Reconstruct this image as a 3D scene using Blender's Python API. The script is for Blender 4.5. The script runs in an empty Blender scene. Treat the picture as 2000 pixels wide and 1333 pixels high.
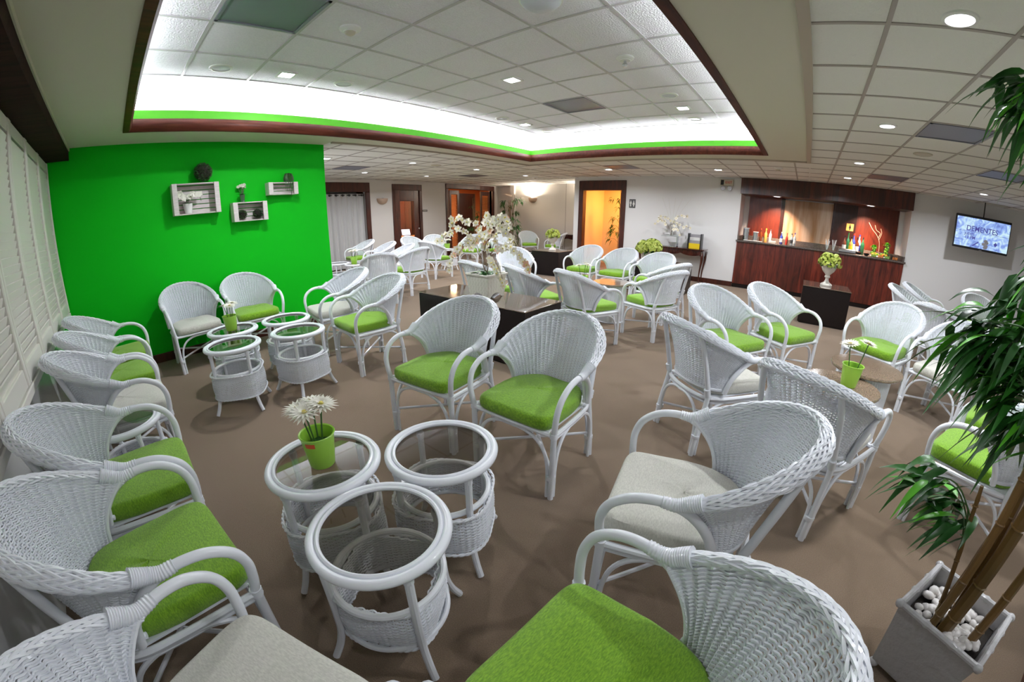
import bpy, math, random
from mathutils import Vector, Matrix, noise
PI = math.pi
col = bpy.context.scene.collection
sc = bpy.context.scene
HC = 2.484      # tile ceiling
HR = 2.854      # raised ceiling
GX = -5.45      # green wall plane
BY = 9.95       # bar wall plane
LX = -10.37     # far left wall plane
FY = 11.9       # alcove wall plane
TILE = 0.6096

# ------------------------------------------------------------------ materials
MATS = {}
def mat(name, color, rough=0.5, metal=0.0, emit=None, estr=1.0, spec=0.5, noise_s=None, noise_amt=0.15,
        bump=0.0, bump_s=200.0, coat=0.0, sheen=0.0, color2=None, stretch=None, detail=4.0):
    m = bpy.data.materials.new(name); m.use_nodes = True
    nt = m.node_tree; b = nt.nodes['Principled BSDF']
    b.inputs['Base Color'].default_value = (*color, 1)
    b.inputs['Roughness'].default_value = rough
    b.inputs['Metallic'].default_value = metal
    b.inputs['Specular IOR Level'].default_value = spec
    b.inputs['Coat Weight'].default_value = coat
    b.inputs['Coat Roughness'].default_value = 0.08
    b.inputs['Sheen Weight'].default_value = sheen
    if emit:
        b.inputs['Emission Color'].default_value = (*emit, 1)
        b.inputs['Emission Strength'].default_value = estr
    if noise_s or bump:
        tc = nt.nodes.new('ShaderNodeTexCoord')
        vec = tc.outputs['Object']
        if stretch:
            mp = nt.nodes.new('ShaderNodeMapping'); mp.inputs['Scale'].default_value = stretch
            nt.links.new(vec, mp.inputs['Vector']); vec = mp.outputs['Vector']
    if noise_s:
        n = nt.nodes.new('ShaderNodeTexNoise'); n.inputs['Scale'].default_value = noise_s
        n.inputs['Detail'].default_value = detail
        nt.links.new(vec, n.inputs['Vector'])
        r = nt.nodes.new('ShaderNodeValToRGB')
        c2 = color2 if color2 else tuple(max(0, c * (1 - noise_amt * 2)) for c in color)
        r.color_ramp.elements[0].position = 0.35; r.color_ramp.elements[1].position = 0.68
        r.color_ramp.elements[0].color = (*c2, 1); r.color_ramp.elements[1].color = (*color, 1)
        nt.links.new(n.outputs['Fac'], r.inputs['Fac'])
        nt.links.new(r.outputs['Color'], b.inputs['Base Color'])
    if bump:
        n2 = nt.nodes.new('ShaderNodeTexNoise'); n2.inputs['Scale'].default_value = bump_s
        nt.links.new(vec, n2.inputs['Vector'])
        bp = nt.nodes.new('ShaderNodeBump'); bp.inputs['Strength'].default_value = bump
        bp.inputs['Distance'].default_value = 0.01
        nt.links.new(n2.outputs['Fac'], bp.inputs['Height'])
        nt.links.new(bp.outputs['Normal'], b.inputs['Normal'])
    MATS[name] = m
    return m

def glass(name, tint=(0.8, 0.8, 0.78), rough=0.0, refl=1.0):
    m = bpy.data.materials.new(name); m.use_nodes = True
    nt = m.node_tree; nt.nodes.clear()
    out = nt.nodes.new('ShaderNodeOutputMaterial')
    mix = nt.nodes.new('ShaderNodeMixShader'); tr = nt.nodes.new('ShaderNodeBsdfTransparent')
    gl = nt.nodes.new('ShaderNodeBsdfGlossy'); fr = nt.nodes.new('ShaderNodeFresnel')
    tr.inputs['Color'].default_value = (*tint, 1); gl.inputs['Roughness'].default_value = rough
    gl.inputs['Color'].default_value = (refl, refl, refl, 1)
    fr.inputs['IOR'].default_value = 1.5
    ge = nt.nodes.new('ShaderNodeNewGeometry'); inv = nt.nodes.new('ShaderNodeMath'); inv.operation = 'SUBTRACT'; inv.inputs[0].default_value = 1
    nt.links.new(ge.outputs['Backfacing'], inv.inputs[1]); mu = nt.nodes.new('ShaderNodeMath'); mu.operation = 'MULTIPLY'
    nt.links.new(fr.outputs[0], mu.inputs[0]); nt.links.new(inv.outputs[0], mu.inputs[1])
    nt.links.new(mu.outputs[0], mix.inputs[0]); nt.links.new(tr.outputs[0], mix.inputs[1])
    nt.links.new(gl.outputs[0], mix.inputs[2]); nt.links.new(mix.outputs[0], out.inputs[0])
    return m

def wood(name, c1, c2, rough=0.3, board=0.0, axis='X', coat=0.3, spec=0.5):
    """mahogany: grain along Z, optional vertical boards with their own tone and a dark seam"""
    m = bpy.data.materials.new(name); m.use_nodes = True
    nt = m.node_tree; b = nt.nodes['Principled BSDF']; L = nt.links.new
    tc = nt.nodes.new('ShaderNodeTexCoord')
    mp = nt.nodes.new('ShaderNodeMapping')
    mp.inputs['Scale'].default_value = (9, 9, 1.2) if axis in 'XY' else (9, 1.2, 9)
    L(tc.outputs['Object'], mp.inputs['Vector'])
    n = nt.nodes.new('ShaderNodeTexNoise'); n.inputs['Scale'].default_value = 2.2; n.inputs['Detail'].default_value = 8
    n.inputs['Distortion'].default_value = 0.8
    L(mp.outputs[0], n.inputs['Vector'])
    r = nt.nodes.new('ShaderNodeValToRGB')
    r.color_ramp.elements[0].position = 0.3; r.color_ramp.elements[1].position = 0.72
    r.color_ramp.elements[0].color = (*c1, 1); r.color_ramp.elements[1].color = (*c2, 1)
    L(n.outputs['Fac'], r.inputs['Fac'])
    last = r.outputs['Color']
    if board:
        sx = nt.nodes.new('ShaderNodeSeparateXYZ'); L(tc.outputs['Object'], sx.inputs[0])
        dv = nt.nodes.new('ShaderNodeMath'); dv.operation = 'DIVIDE'; dv.inputs[1].default_value = board
        L(sx.outputs[axis], dv.inputs[0])
        fl = nt.nodes.new('ShaderNodeMath'); fl.operation = 'FLOOR'; L(dv.outputs[0], fl.inputs[0])
        fr = nt.nodes.new('ShaderNodeMath'); fr.operation = 'FRACT'; L(dv.outputs[0], fr.inputs[0])
        wn = nt.nodes.new('ShaderNodeTexWhiteNoise'); wn.noise_dimensions = '1D'; L(fl.outputs[0], wn.inputs['W'])
        mr = nt.nodes.new('ShaderNodeMapRange'); mr.inputs['To Min'].default_value = 0.55; mr.inputs['To Max'].default_value = 1.25
        L(wn.outputs['Value'], mr.inputs['Value'])
        gt = nt.nodes.new('ShaderNodeMath'); gt.operation = 'GREATER_THAN'; gt.inputs[1].default_value = 0.05
        L(fr.outputs[0], gt.inputs[0])
        ad = nt.nodes.new('ShaderNodeMath'); ad.operation = 'MULTIPLY'; L(mr.outputs[0], ad.inputs[0])
        sm = nt.nodes.new('ShaderNodeMapRange'); sm.inputs['To Min'].default_value = 0.25; sm.inputs['To Max'].default_value = 1.0
        L(gt.outputs[0], sm.inputs['Value']); L(sm.outputs[0], ad.inputs[1])
        mx = nt.nodes.new('ShaderNodeVectorMath'); mx.operation = 'SCALE'
        L(last, mx.inputs[0]); L(ad.outputs[0], mx.inputs['Scale']); last = mx.outputs[0]
    L(last, b.inputs['Base Color'])
    b.inputs['Roughness'].default_value = rough; b.inputs['Coat Weight'].default_value = coat
    b.inputs['Specular IOR Level'].default_value = spec
    b.inputs['Coat Roughness'].default_value = 0.1
    return m

def fabric(name, c1, c2):
    m = mat(name, c2, rough=0.75, noise_s=90, color2=c1, bump=0.5, bump_s=420, stretch=(1, 3, 1), sheen=0.25, detail=5, spec=0.3)
    return m

M_WHITE = mat('white_lacquered_rattan', (0.80, 0.83, 0.88), rough=0.32, coat=0.25)
M_WEAVE = mat('white_lacquered_wicker', (0.80, 0.83, 0.88), rough=0.38, coat=0.15)
M_GREENC = fabric('lime_cushion_fabric', (0.14, 0.31, 0.008), (0.27, 0.53, 0.020))
M_WHITEC = fabric('off_white_cushion_fabric', (0.60, 0.59, 0.52), (0.76, 0.75, 0.67))
M_CARPET = mat('brown_carpet', (0.285, 0.203, 0.132), rough=0.95, noise_s=260, color2=(0.185, 0.130, 0.083), bump=0.7, bump_s=500, spec=0.1, sheen=0.2)
M_GREENW = mat('bright_green_wall_paint', (0.001, 0.47, 0.008), rough=0.6, bump=0.05, bump_s=120, spec=0.15)
M_WALL = mat('white_wall_paint', (0.74, 0.74, 0.74), rough=0.6, bump=0.04, bump_s=90)
M_BEIGEW = mat('pale_beige_wall_paint', (0.66, 0.63, 0.60), rough=0.6)
M_SOFFIT = mat('beige_ceiling_paint', (0.64, 0.61, 0.50), rough=0.7)
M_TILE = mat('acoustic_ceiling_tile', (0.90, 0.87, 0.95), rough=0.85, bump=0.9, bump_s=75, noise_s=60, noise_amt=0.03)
M_TILE2 = mat('acoustic_ceiling_tile_lower', (0.80, 0.79, 0.75), rough=0.85, bump=0.4, bump_s=75)  # slightly darker, yellower tile for the lower ceilings
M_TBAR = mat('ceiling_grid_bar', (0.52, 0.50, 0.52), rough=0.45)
M_TBAR2 = mat('ceiling_grid_bar_brown', (0.40, 0.36, 0.33), rough=0.5)  # browner, darker bars for the lower ceilings
M_VENT = mat('grey_vent_panel', (0.20, 0.20, 0.25), rough=0.4, metal=0.3)
M_LIP = mat('green_cove_paint', (0.10, 0.55, 0.015), rough=0.6)
M_COVE = mat('white_cove_paint', (0.85, 0.84, 0.88), rough=0.6)
M_MAHOG = wood('mahogany_trim', (0.030, 0.007, 0.004), (0.085, 0.020, 0.011), rough=0.35, coat=0.0)
M_MAHOGH = wood('mahogany_trim_along', (0.035, 0.009, 0.005), (0.10, 0.026, 0.014), rough=0.45, axis='Z', coat=0.0, spec=0.12)
M_BEAM = wood('dark_beam_wood', (0.012, 0.005, 0.004), (0.035, 0.014, 0.010), rough=0.8, axis='Z', coat=0.0, spec=0.1)
M_BARW = wood('bar_front_boards', (0.055, 0.008, 0.005), (0.19, 0.030, 0.015), rough=0.3, board=0.118)
M_BARB = wood('bar_back_panel', (0.07, 0.010, 0.005), (0.15, 0.024, 0.010), rough=0.3)
M_BARBD = wood('bar_back_panel_dark', (0.016, 0.004, 0.003), (0.04, 0.008, 0.005), rough=0.3)
M_DOORW = wood('door_wood', (0.035, 0.008, 0.005), (0.10, 0.022, 0.012), rough=0.28)
M_CONSOLE = wood('console_wood', (0.022, 0.005, 0.004), (0.075, 0.018, 0.010), rough=0.2)
M_DARKT = mat('dark_wenge_veneer', (0.008, 0.005, 0.005), rough=0.35, coat=0.1, spec=0.3)
M_DARKTOP = mat('glossy_brown_table_top', (0.150, 0.112, 0.080), rough=0.06, coat=1.0)
M_GRANITE = mat('tan_granite', (0.36, 0.27, 0.19), rough=0.10, noise_s=120, color2=(0.15, 0.11, 0.075), coat=0.8, detail=8)
M_COUNTER = mat('grey_granite_counter', (0.17, 0.14, 0.12), rough=0.15, noise_s=80, color2=(0.07, 0.055, 0.05), coat=0.5)
M_GLASS = glass('smoked_table_glass', (0.70, 0.68, 0.64))
M_CLEAR = glass('clear_glass', (0.92, 0.95, 0.94))
M_LOUVER = mat('cream_louver_paint', (0.80, 0.78, 0.72), rough=0.4)
M_GLOSSP = mat('glossy_pale_panel', (0.62, 0.63, 0.62), rough=0.16)
M_LIME = mat('lime_plastic', (0.35, 0.66, 0.07), rough=0.3, coat=0.3)
M_REDST = mat('red_orange_sticker', (0.65, 0.10, 0.03), rough=0.5)
M_PETAL = mat('white_petal', (0.86, 0.85, 0.74), rough=0.6, sheen=0.2)
M_PETALP = mat('cream_orchid_petal', (0.86, 0.82, 0.70), rough=0.55)
M_PINK = mat('blush_orchid_petal', (0.82, 0.50, 0.36), rough=0.55)
M_CENTRE = mat('yellow_flower_centre', (0.72, 0.62, 0.13), rough=0.7)
M_STEM = mat('green_stem', (0.05, 0.13, 0.03), rough=0.5)
M_BSTEM = mat('brown_stem', (0.13, 0.09, 0.05), rough=0.6)
M_LEAFD = mat('dark_green_leaf', (0.012, 0.065, 0.012), rough=0.35, noise_s=8, color2=(0.03, 0.13, 0.02))
M_LEAF = mat('bamboo_leaf', (0.010, 0.062, 0.010), rough=0.36, noise_s=5, color2=(0.03, 0.16, 0.018))
M_LEAFL = mat('bright_bamboo_leaf', (0.10, 0.42, 0.025), rough=0.35)
M_BOXW = mat('boxwood_leaf', (0.012, 0.05, 0.014), rough=0.45, noise_s=30, color2=(0.05, 0.14, 0.03))
M_CANE = mat('bamboo_cane', (0.27, 0.135, 0.035), rough=0.4, noise_s=4, color2=(0.10, 0.07, 0.02), stretch=(1, 1, 0.3))
M_HYD = mat('lime_hydrangea', (0.56, 0.62, 0.13), rough=0.6, noise_s=25, color2=(0.30, 0.40, 0.04))
M_URN = mat('white_glazed_urn', (0.74, 0.72, 0.66), rough=0.35, coat=0.3)
M_PLANTER = mat('cream_woven_planter', (0.68, 0.68, 0.60), rough=0.5)
M_PLANTB = mat('white_bamboo_planter', (0.45, 0.45, 0.46), rough=0.3, coat=0.4, bump=0.5, bump_s=35)  # white planter greyed, its shade is put into the colour
M_PEBBLE = mat('white_pebble', (0.72, 0.70, 0.68), rough=0.4)
M_SOIL = mat('dark_soil', (0.02, 0.016, 0.012), rough=0.95)
M_BLACK = mat('black_plastic', (0.012, 0.012, 0.014), rough=0.3)
M_STEEL = mat('brushed_steel', (0.62, 0.64, 0.68), rough=0.25, metal=1.0)
M_PLAST = mat('white_plastic', (0.80, 0.80, 0.78), rough=0.4)
M_BEIGEP = mat('beige_plastic', (0.55, 0.50, 0.40), rough=0.5)
M_CRATE = mat('whitewashed_wood', (0.74, 0.69, 0.66), rough=0.6, noise_s=12, noise_amt=0.08, stretch=(6, 1, 6))
M_CURTAIN = mat('grey_curtain_fabric', (0.50, 0.50, 0.50), rough=0.85, sheen=0.2)
M_SCONCE = mat('tan_sconce_shell', (0.50, 0.36, 0.27), rough=0.5)
M_LAMPB = mat('lit_square_downlight', (1, 1, 1), emit=(0.86, 0.88, 1.0), estr=30)
M_LAMPM = mat('lit_round_downlight', (1, 1, 1), emit=(0.92, 0.92, 1.0), estr=7)
M_LAMPO = mat('unlit_lamp_diffuser', (0.62, 0.62, 0.70), rough=0.4)
M_TUBE = mat('cove_tube', (1, 1, 1), emit=(0.95, 0.93, 1.0), estr=6)
M_SCGLOW = mat('lit_sconce_bowl', (1, 1, 1), emit=(1.0, 0.90, 0.86), estr=12)
M_ORANGEW = mat('cream_corridor_paint', (0.82, 0.66, 0.42), rough=0.6)
M_FROST = mat('frosted_door_glass', (0.62, 0.46, 0.33), rough=0.35, noise_s=2.2, color2=(0.36, 0.18, 0.07), stretch=(3.2, 1, 0.35), coat=0.3)  # amber light on the frosted door is put into its streaked colour
M_SIGNG = mat('grey_sign_metal', (0.10, 0.10, 0.10), rough=0.35, metal=0.5)
M_SIGNW = mat('white_sign_ink', (0.75, 0.75, 0.72), rough=0.5)
M_SIGNO = mat('orange_lit_sign_plate', (0.85, 0.42, 0.10), rough=0.4)  # orange light on the plaque is put into its plate colour
M_RED = mat('red_ink', (0.55, 0.03, 0.02), rough=0.5)
M_NAVY = mat('navy_ink', (0.02, 0.02, 0.10), rough=0.5, emit=(0.05, 0.05, 0.22), estr=1)
M_YELLOW = mat('yellow_paper', (0.85, 0.62, 0.02), rough=0.5)
M_GREYP = mat('grey_magazine_paper', (0.35, 0.34, 0.36), rough=0.5)
M_LIMEFR = mat('lime_fruit', (0.20, 0.45, 0.03), rough=0.4)
M_LEMON = mat('lemon_fruit', (0.85, 0.62, 0.05), rough=0.4)
M_ORNG = mat('orange_fruit', (0.80, 0.22, 0.03), rough=0.45)

# ------------------------------------------------------------------ mesh helpers
class MB:
    def __init__(s): s.v = []; s.f = []; s.mi = []; s.cur = 0
    def add(s, vs, fs):
        b = len(s.v); s.v += [tuple(v) for v in vs]
        for f in fs: s.f.append(tuple(b + i for i in f)); s.mi.append(s.cur)
        return s
    def box(s, x0, x1, y0, y1, z0, z1):
        vs = [(x, y, z) for z in (z0, z1) for y in (y0, y1) for x in (x0, x1)]
        return s.add(vs, [(0, 2, 3, 1), (4, 5, 7, 6), (0, 1, 5, 4), (2, 6, 7, 3), (0, 4, 6, 2), (1, 3, 7, 5)])
    def obox(s, c, ax, ay, az, hx, hy, hz):
        c = Vector(c); ax = Vector(ax) * hx; ay = Vector(ay) * hy; az = Vector(az) * hz
        vs = [c + i * ax + j * ay + k * az for k in (-1, 1) for j in (-1, 1) for i in (-1, 1)]
        return s.add(vs, [(0, 2, 3, 1), (4, 5, 7, 6), (0, 1, 5, 4), (2, 6, 7, 3), (0, 4, 6, 2), (1, 3, 7, 5)])
    def bevbox(s, x0, x1, y0, y1, z0, z1, b=0.01):
        """box with chamfered edges"""
        vs = []; L = [(z0, b), (z0 + b, 0), (z1 - b, 0), (z1, b)]
        n = 8
        for z, i in L:
            X0, X1, Y0, Y1 = x0 + i, x1 - i, y0 + i, y1 - i; c = b
            vs += [(X0 + c, Y0, z), (X1 - c, Y0, z), (X1, Y0 + c, z), (X1, Y1 - c, z), (X1 - c, Y1, z), (X0 + c, Y1, z), (X0, Y1 - c, z), (X0, Y0 + c, z)]
        fs = [tuple(range(n))[::-1], tuple(range(3 * n, 4 * n))]
        for k in range(3):
            for i in range(n):
                j = (i + 1) % n; fs.append((k * n + i, k * n + j, (k + 1) * n + j, (k + 1) * n + i))
        return s.add(vs, fs)
    def tube(s, pts, r, n=8, closed=False, caps=True, flat=None):
        P = [Vector(p) for p in pts]; N = len(P)
        R = r if isinstance(r, (list, tuple)) else [r] * N
        T = []
        for i in range(N):
            if closed: t = P[(i + 1) % N] - P[i - 1]
            else: t = P[min(i + 1, N - 1)] - P[max(i - 1, 0)]
            T.append(t.normalized() if t.length > 1e-9 else Vector((0, 0, 1)))
        u = T[0].orthogonal().normalized(); vs = []
        frames = []
        for i in range(N):
            u = (u - T[i] * u.dot(T[i]))
            u = u.normalized() if u.length > 1e-9 else T[i].orthogonal().normalized()
            frames.append((u.copy(), T[i].cross(u)))
        if closed:
            a = frames[0][0]; w = (frames[-1][0] - T[0] * frames[-1][0].dot(T[0])).normalized()
            ang = math.atan2(w.cross(a).dot(T[0]), w.dot(a))
            nf = []
            for i, (fu, fv) in enumerate(frames):
                t = ang * i / N; nf.append((fu * math.cos(t) + fv * math.sin(t), fv * math.cos(t) - fu * math.sin(t)))
            frames = nf
        for i in range(N):
            fu, fv = frames[i]
            for k in range(n):
                a = 2 * PI * k / n
                vs.append(P[i] + (fu * math.cos(a) + fv * math.sin(a)) * R[i])
        fs = []
        for i in range(N if closed else N - 1):
            j = (i + 1) % N
            for k in range(n):
                l = (k + 1) % n; fs.append((i * n + k, i * n + l, j * n + l, j * n + k))
        if caps and not closed:
            fs.append(tuple(range(n))[::-1]); fs.append(tuple(range((N - 1) * n, N * n)))
        return s.add(vs, fs)
    def lathe(s, prof, c=(0, 0, 0), n=24, caps=True):
        vs = []; fs = []
        for r, z in prof:
            for k in range(n):
                a = 2 * PI * k / n; vs.append((c[0] + r * math.cos(a), c[1] + r * math.sin(a), c[2] + z))
        for i in range(len(prof) - 1):
            for k in range(n):
                l = (k + 1) % n; fs.append((i * n + k, i * n + l, (i + 1) * n + l, (i + 1) * n + k))
        if caps:
            if prof[0][0] > 1e-4: fs.append(tuple(range(n))[::-1])
            if prof[-1][0] > 1e-4: fs.append(tuple(range((len(prof) - 1) * n, len(prof) * n)))
        return s.add(vs, fs)
    def ball(s, c, rx, ry=None, rz=None, n=10, m=7, jit=0.0, rnd=None):
        ry = ry or rx; rz = rz or rx; vs = []; fs = []
        for i in range(m + 1):
            t = PI * i / m
            for k in range(n):
                a = 2 * PI * k / n; q = 1 + (rnd.uniform(-jit, jit) if rnd and jit else 0)
                vs.append((c[0] + rx * q * math.sin(t) * math.cos(a), c[1] + ry * q * math.sin(t) * math.sin(a), c[2] + rz * math.cos(t)))
        for i in range(m):
            for k in range(n):
                l = (k + 1) % n; fs.append((i * n + k, (i + 1) * n + k, (i + 1) * n + l, i * n + l))
        return s.add(vs, fs)
    def leaf(s, p, d, up, L, W, droop=0.3, fold=0.25, n=5, tip=0.5):
        """lance-shaped leaf with a folded midrib that droops along its length"""
        p = Vector(p); d = Vector(d).normalized(); up = Vector(up)
        sd = d.cross(up); sd = sd.normalized() if sd.length > 1e-6 else d.orthogonal().normalized()
        nrm = sd.cross(d).normalized(); vs = []; fs = []
        for i in range(n + 1):
            t = i / n; w = W * 0.5 * (math.sin(PI * min(1, t ** tip * 0.98 + 0.02)) if t < 1 else 0.0)
            w = max(w, W * 0.02)
            c = p + d * (L * t * (1 - droop * 0.3 * t)) - Vector((0, 0, 1)) * (L * droop * t * t)
            vs += [c + sd * w + nrm * (w * fold), c, c - sd * w + nrm * (w * fold)]
        for i in range(n):
            a = i * 3; fs += [(a, a + 1, a + 4, a + 3), (a + 1, a + 2, a + 5, a + 4)]
        return s.add(vs, fs)
    def build(s, name, mats, parent=None, smooth=True):
        me = bpy.data.meshes.new(name); me.from_pydata([tuple(v) for v in s.v], [], s.f)
        for m in (mats if isinstance(mats, (list, tuple)) else [mats]): me.materials.append(m)
        if any(s.mi): me.polygons.foreach_set('material_index', s.mi)
        if smooth:
            me.polygons.foreach_set('use_smooth', [True] * len(me.polygons))
            if hasattr(me, 'set_sharp_from_angle'): me.set_sharp_from_angle(angle=math.radians(38))
        me.update()
        o = bpy.data.objects.new(name, me); col.objects.link(o)
        if parent: o.parent = parent
        return o

def empty(name, loc=(0, 0, 0), rz=0.0):
    o = bpy.data.objects.new(name, None); col.objects.link(o)
    o.location = loc; o.rotation_euler = (0, 0, rz); o.empty_display_size = 0.1
    return o
def tag(o, label, cat, group=None, kind=None):
    o['label'] = label; o['category'] = cat
    if group: o['group'] = group
    if kind: o['kind'] = kind
    return o
def struct(o, label=None):
    o['kind'] = 'structure'
    if label: o['label'] = label
    return o
def clone(o, parent=None):
    c = o.copy(); col.objects.link(c); c.parent = parent
    for ch in list(o.children): clone(ch, c)
    return c
def cr(pts, n=6, closed=False):
    """Catmull-Rom resampling"""
    P = [Vector(p) for p in pts]; N = len(P); out = []
    rng = N if closed else N - 1
    for i in range(rng):
        p0 = P[(i - 1) % N] if closed or i > 0 else P[0] * 2 - P[1]
        p1 = P[i]; p2 = P[(i + 1) % N]
        p3 = P[(i + 2) % N] if closed or i + 2 < N else P[-1] * 2 - P[-2]
        for k in range(n):
            t = k / n
            out.append(0.5 * ((2 * p1) + (p2 - p0) * t + (2 * p0 - 5 * p1 + 4 * p2 - p3) * t * t + (3 * p1 - p0 - 3 * p2 + p3) * t ** 3))
    if not closed: out.append(P[-1])
    return out

# ------------------------------------------------------------------ camera (calibrated fisheye)
Rw2c = None
def make_camera():
    cd = bpy.data.cameras.new('camera'); co = bpy.data.objects.new('camera', cd); col.objects.link(co)
    yaw, pit, rol = -0.68043, 0.31818, -0.00602
    cy, sy = math.cos(yaw), math.sin(yaw)
    Rz = Matrix(((cy, -sy, 0), (sy, cy, 0), (0, 0, 1)))
    B = Matrix(((1, 0, 0), (0, 0, 1), (0, -1, 0)))
    c, s_ = math.cos(pit), math.sin(pit); Rx = Matrix(((1, 0, 0), (0, c, -s_), (0, s_, c)))
    c, s_ = math.cos(rol), math.sin(rol); Rr = Matrix(((c, -s_, 0), (s_, c, 0), (0, 0, 1)))
    R = Rr @ Rx @ B @ Rz
    co.matrix_world = Matrix.Translation((0, 0, 1.47)) @ R.transposed().to_4x4()
    cd.type = 'PANO'; cd.sensor_width = 36; cd.sensor_height = 24; cd.sensor_fit = 'HORIZONTAL'
    cd.clip_start = 0.02; cd.clip_end = 100
    cc = cd if hasattr(cd, 'panorama_type') else cd.cycles
    cc.panorama_type = 'FISHEYE_LENS_POLYNOMIAL'
    cc.fisheye_fov = math.radians(200)
    K = POLY
    cc.fisheye_polynomial_k0, cc.fisheye_polynomial_k1, cc.fisheye_polynomial_k2, cc.fisheye_polynomial_k3, cc.fisheye_polynomial_k4 = K
    sc.camera = co
POLY = (0, 0, 0, 0, 0)
POLY = (0.0, -7.22683315e-02, 2.03676439e-04, 3.37293009e-05, -8.70957519e-07)
make_camera()

# ------------------------------------------------------------------ room shell
XR = 5.2; Y0 = -0.76
struct(MB().box(LX - .4, XR + .1, Y0 - .1, 13.0, -0.1, 0).build('floor', M_CARPET, smooth=False))

def grid_ceiling(name, x0, x1, y0, y1, z, ox, oy, tm, bm, holes=(), barw=0.024, drop=0.006, darks=()):
    """tiles as one sheet per cell with T-bars proud of it; dark grille tiles are things of their own"""
    m = MB()
    xs = sorted(set([x0, x1] + [ox + TILE * i for i in range(-40, 40) if x0 < ox + TILE * i < x1]))
    ys = sorted(set([y0, y1] + [oy + TILE * i for i in range(-40, 40) if y0 < oy + TILE * i < y1]))
    for a, b, c, d in holes: xs = sorted(set(xs + [q for q in (a, b) if x0 < q < x1])); ys = sorted(set(ys + [q for q in (c, d) if y0 < q < y1]))
    def inhole(x, y): return any(a < x < b and c < y < d for a, b, c, d in holes)
    for i in range(len(xs) - 1):
        for j in range(len(ys) - 1):
            a, b, c, d = xs[i], xs[i + 1], ys[j], ys[j + 1]
            if inhole((a + b) / 2, (c + d) / 2): continue
            m.cur = 0; m.add([(a, c, z), (b, c, z), (b, d, z), (a, d, z)], [(0, 3, 2, 1)])
            m.cur = 1; h = barw / 2
            if abs((a - ox) / TILE - round((a - ox) / TILE)) < .01 or i == 0: m.box(a - h if i else a, a + h, c, d, z - drop, z + .002)
            if abs((c - oy) / TILE - round((c - oy) / TILE)) < .01 or j == 0: m.box(a + h, b - h, c - h if j else c, c + h, z - drop, z + .002)
    return struct(m.build(name, [tm, bm], smooth=False))

# raised ceiling inside the lit cove
OX, OY = -1.8172, 2.46768
RX0, RX1, RY0, RY1 = -4.78, -0.64, 0.17, 6.44     # opening in the soffit
CW = 0.33                                          # cove trough width
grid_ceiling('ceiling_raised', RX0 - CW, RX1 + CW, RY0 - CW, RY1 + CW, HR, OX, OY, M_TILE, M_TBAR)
# lower tile ceiling, with a hole where the soffit is
OX2, OY2 = 0.34185, 2.26063
SX0, SX1, SY1 = -5.22, -0.03, 6.97
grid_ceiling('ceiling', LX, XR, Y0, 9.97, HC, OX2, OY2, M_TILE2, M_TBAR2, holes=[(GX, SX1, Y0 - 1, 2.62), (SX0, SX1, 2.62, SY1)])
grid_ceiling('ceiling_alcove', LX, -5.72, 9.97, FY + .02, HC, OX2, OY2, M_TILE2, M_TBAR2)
# soffit ring (smooth painted) around the opening
m = MB(); zs = HC - 0.012
for a, b, c, d in ((SX0, RX0, Y0, SY1), (RX1, SX1, Y0, SY1), (RX0, RX1, Y0, RY0), (RX0, RX1, RY1, SY1)):
    m.box(a, b, c, d, zs, zs + 0.10)
m.box(GX, SX0, Y0, 2.62, zs, zs + 0.10)
struct(m.build('ceiling_soffit', M_SOFFIT, smooth=False))
# thin painted moulding on the soffit's outer edge
m = MB()
m.box(SX1 - .05, SX1 + .01, Y0, SY1 + .01, zs - .02, zs + .012); m.box(SX0, SX1 - .05, SY1 - .05, SY1 + .01, zs - .02, zs + .012); m.box(SX0 - .01, SX0 + .04, 2.62, SY1 + .01, zs - .02, zs + .012)
struct(m.build('trim_1', mat('soffit_edge_paint', (0.44, 0.38, 0.31), rough=0.5), smooth=False))
# mahogany cove moulding, green lip and white trough
def cove_profile(fn, mb):
    pass
def ring(profile, name, mt):
    """sweep a profile (inward offset, z) around the opening with mitred corners"""
    m = MB(); n = len(profile); vs = []
    for cx, cy, sx, sy in ((RX0, RY0, 1, 1), (RX1, RY0, -1, 1), (RX1, RY1, -1, -1), (RX0, RY1, 1, -1)):
        for o, z in profile: vs.append((cx + sx * o, cy + sy * o, z))
    fs = []
    for i in range(4):
        j = (i + 1) % 4
        for k in range(n):
            l = (k + 1) % n; fs.append((i * n + k, j * n + k, j * n + l, i * n + l))
    m.add(vs, fs); return struct(m.build(name, mt))
prof = [(-0.03, zs - 0.012)] + [(0.028 + 0.026 * math.sin(PI * t / 8), zs - 0.018 + 0.125 * t / 8) for t in range(9)] + [(-0.01, 2.592), (-0.03, 2.57)]
ring(prof, 'trim_2', M_MAHOGH)
ring([(-0.02, 2.57), (0.012, 2.585), (0.012, 2.668), (0.0, 2.672), (-0.02, 2.672)], 'trim_3', M_LIP)
m = MB()
for (a, b, c, d) in ((RX0 - CW, RX0, RY0 - CW, RY1 + CW), (RX1, RX1 + CW, RY0 - CW, RY1 + CW), (RX0, RX1, RY0 - CW, RY0), (RX0, RX1, RY1, RY1 + CW)):
    m.box(a, b, c, d, 2.576, 2.582)
w = .02
m.box(RX0 - CW - w, RX0 - CW, RY0 - CW, RY1 + CW, 2.576, HR + .01); m.box(RX1 + CW, RX1 + CW + w, RY0 - CW, RY1 + CW, 2.576, HR + .01)
m.box(RX0 - CW, RX1 + CW, RY0 - CW - w, RY0 - CW, 2.576, HR + .01); m.box(RX0 - CW, RX1 + CW, RY1 + CW, RY1 + CW + w, 2.576, HR + .01)
struct(m.build('trim_4', M_COVE, smooth=False))

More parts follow.
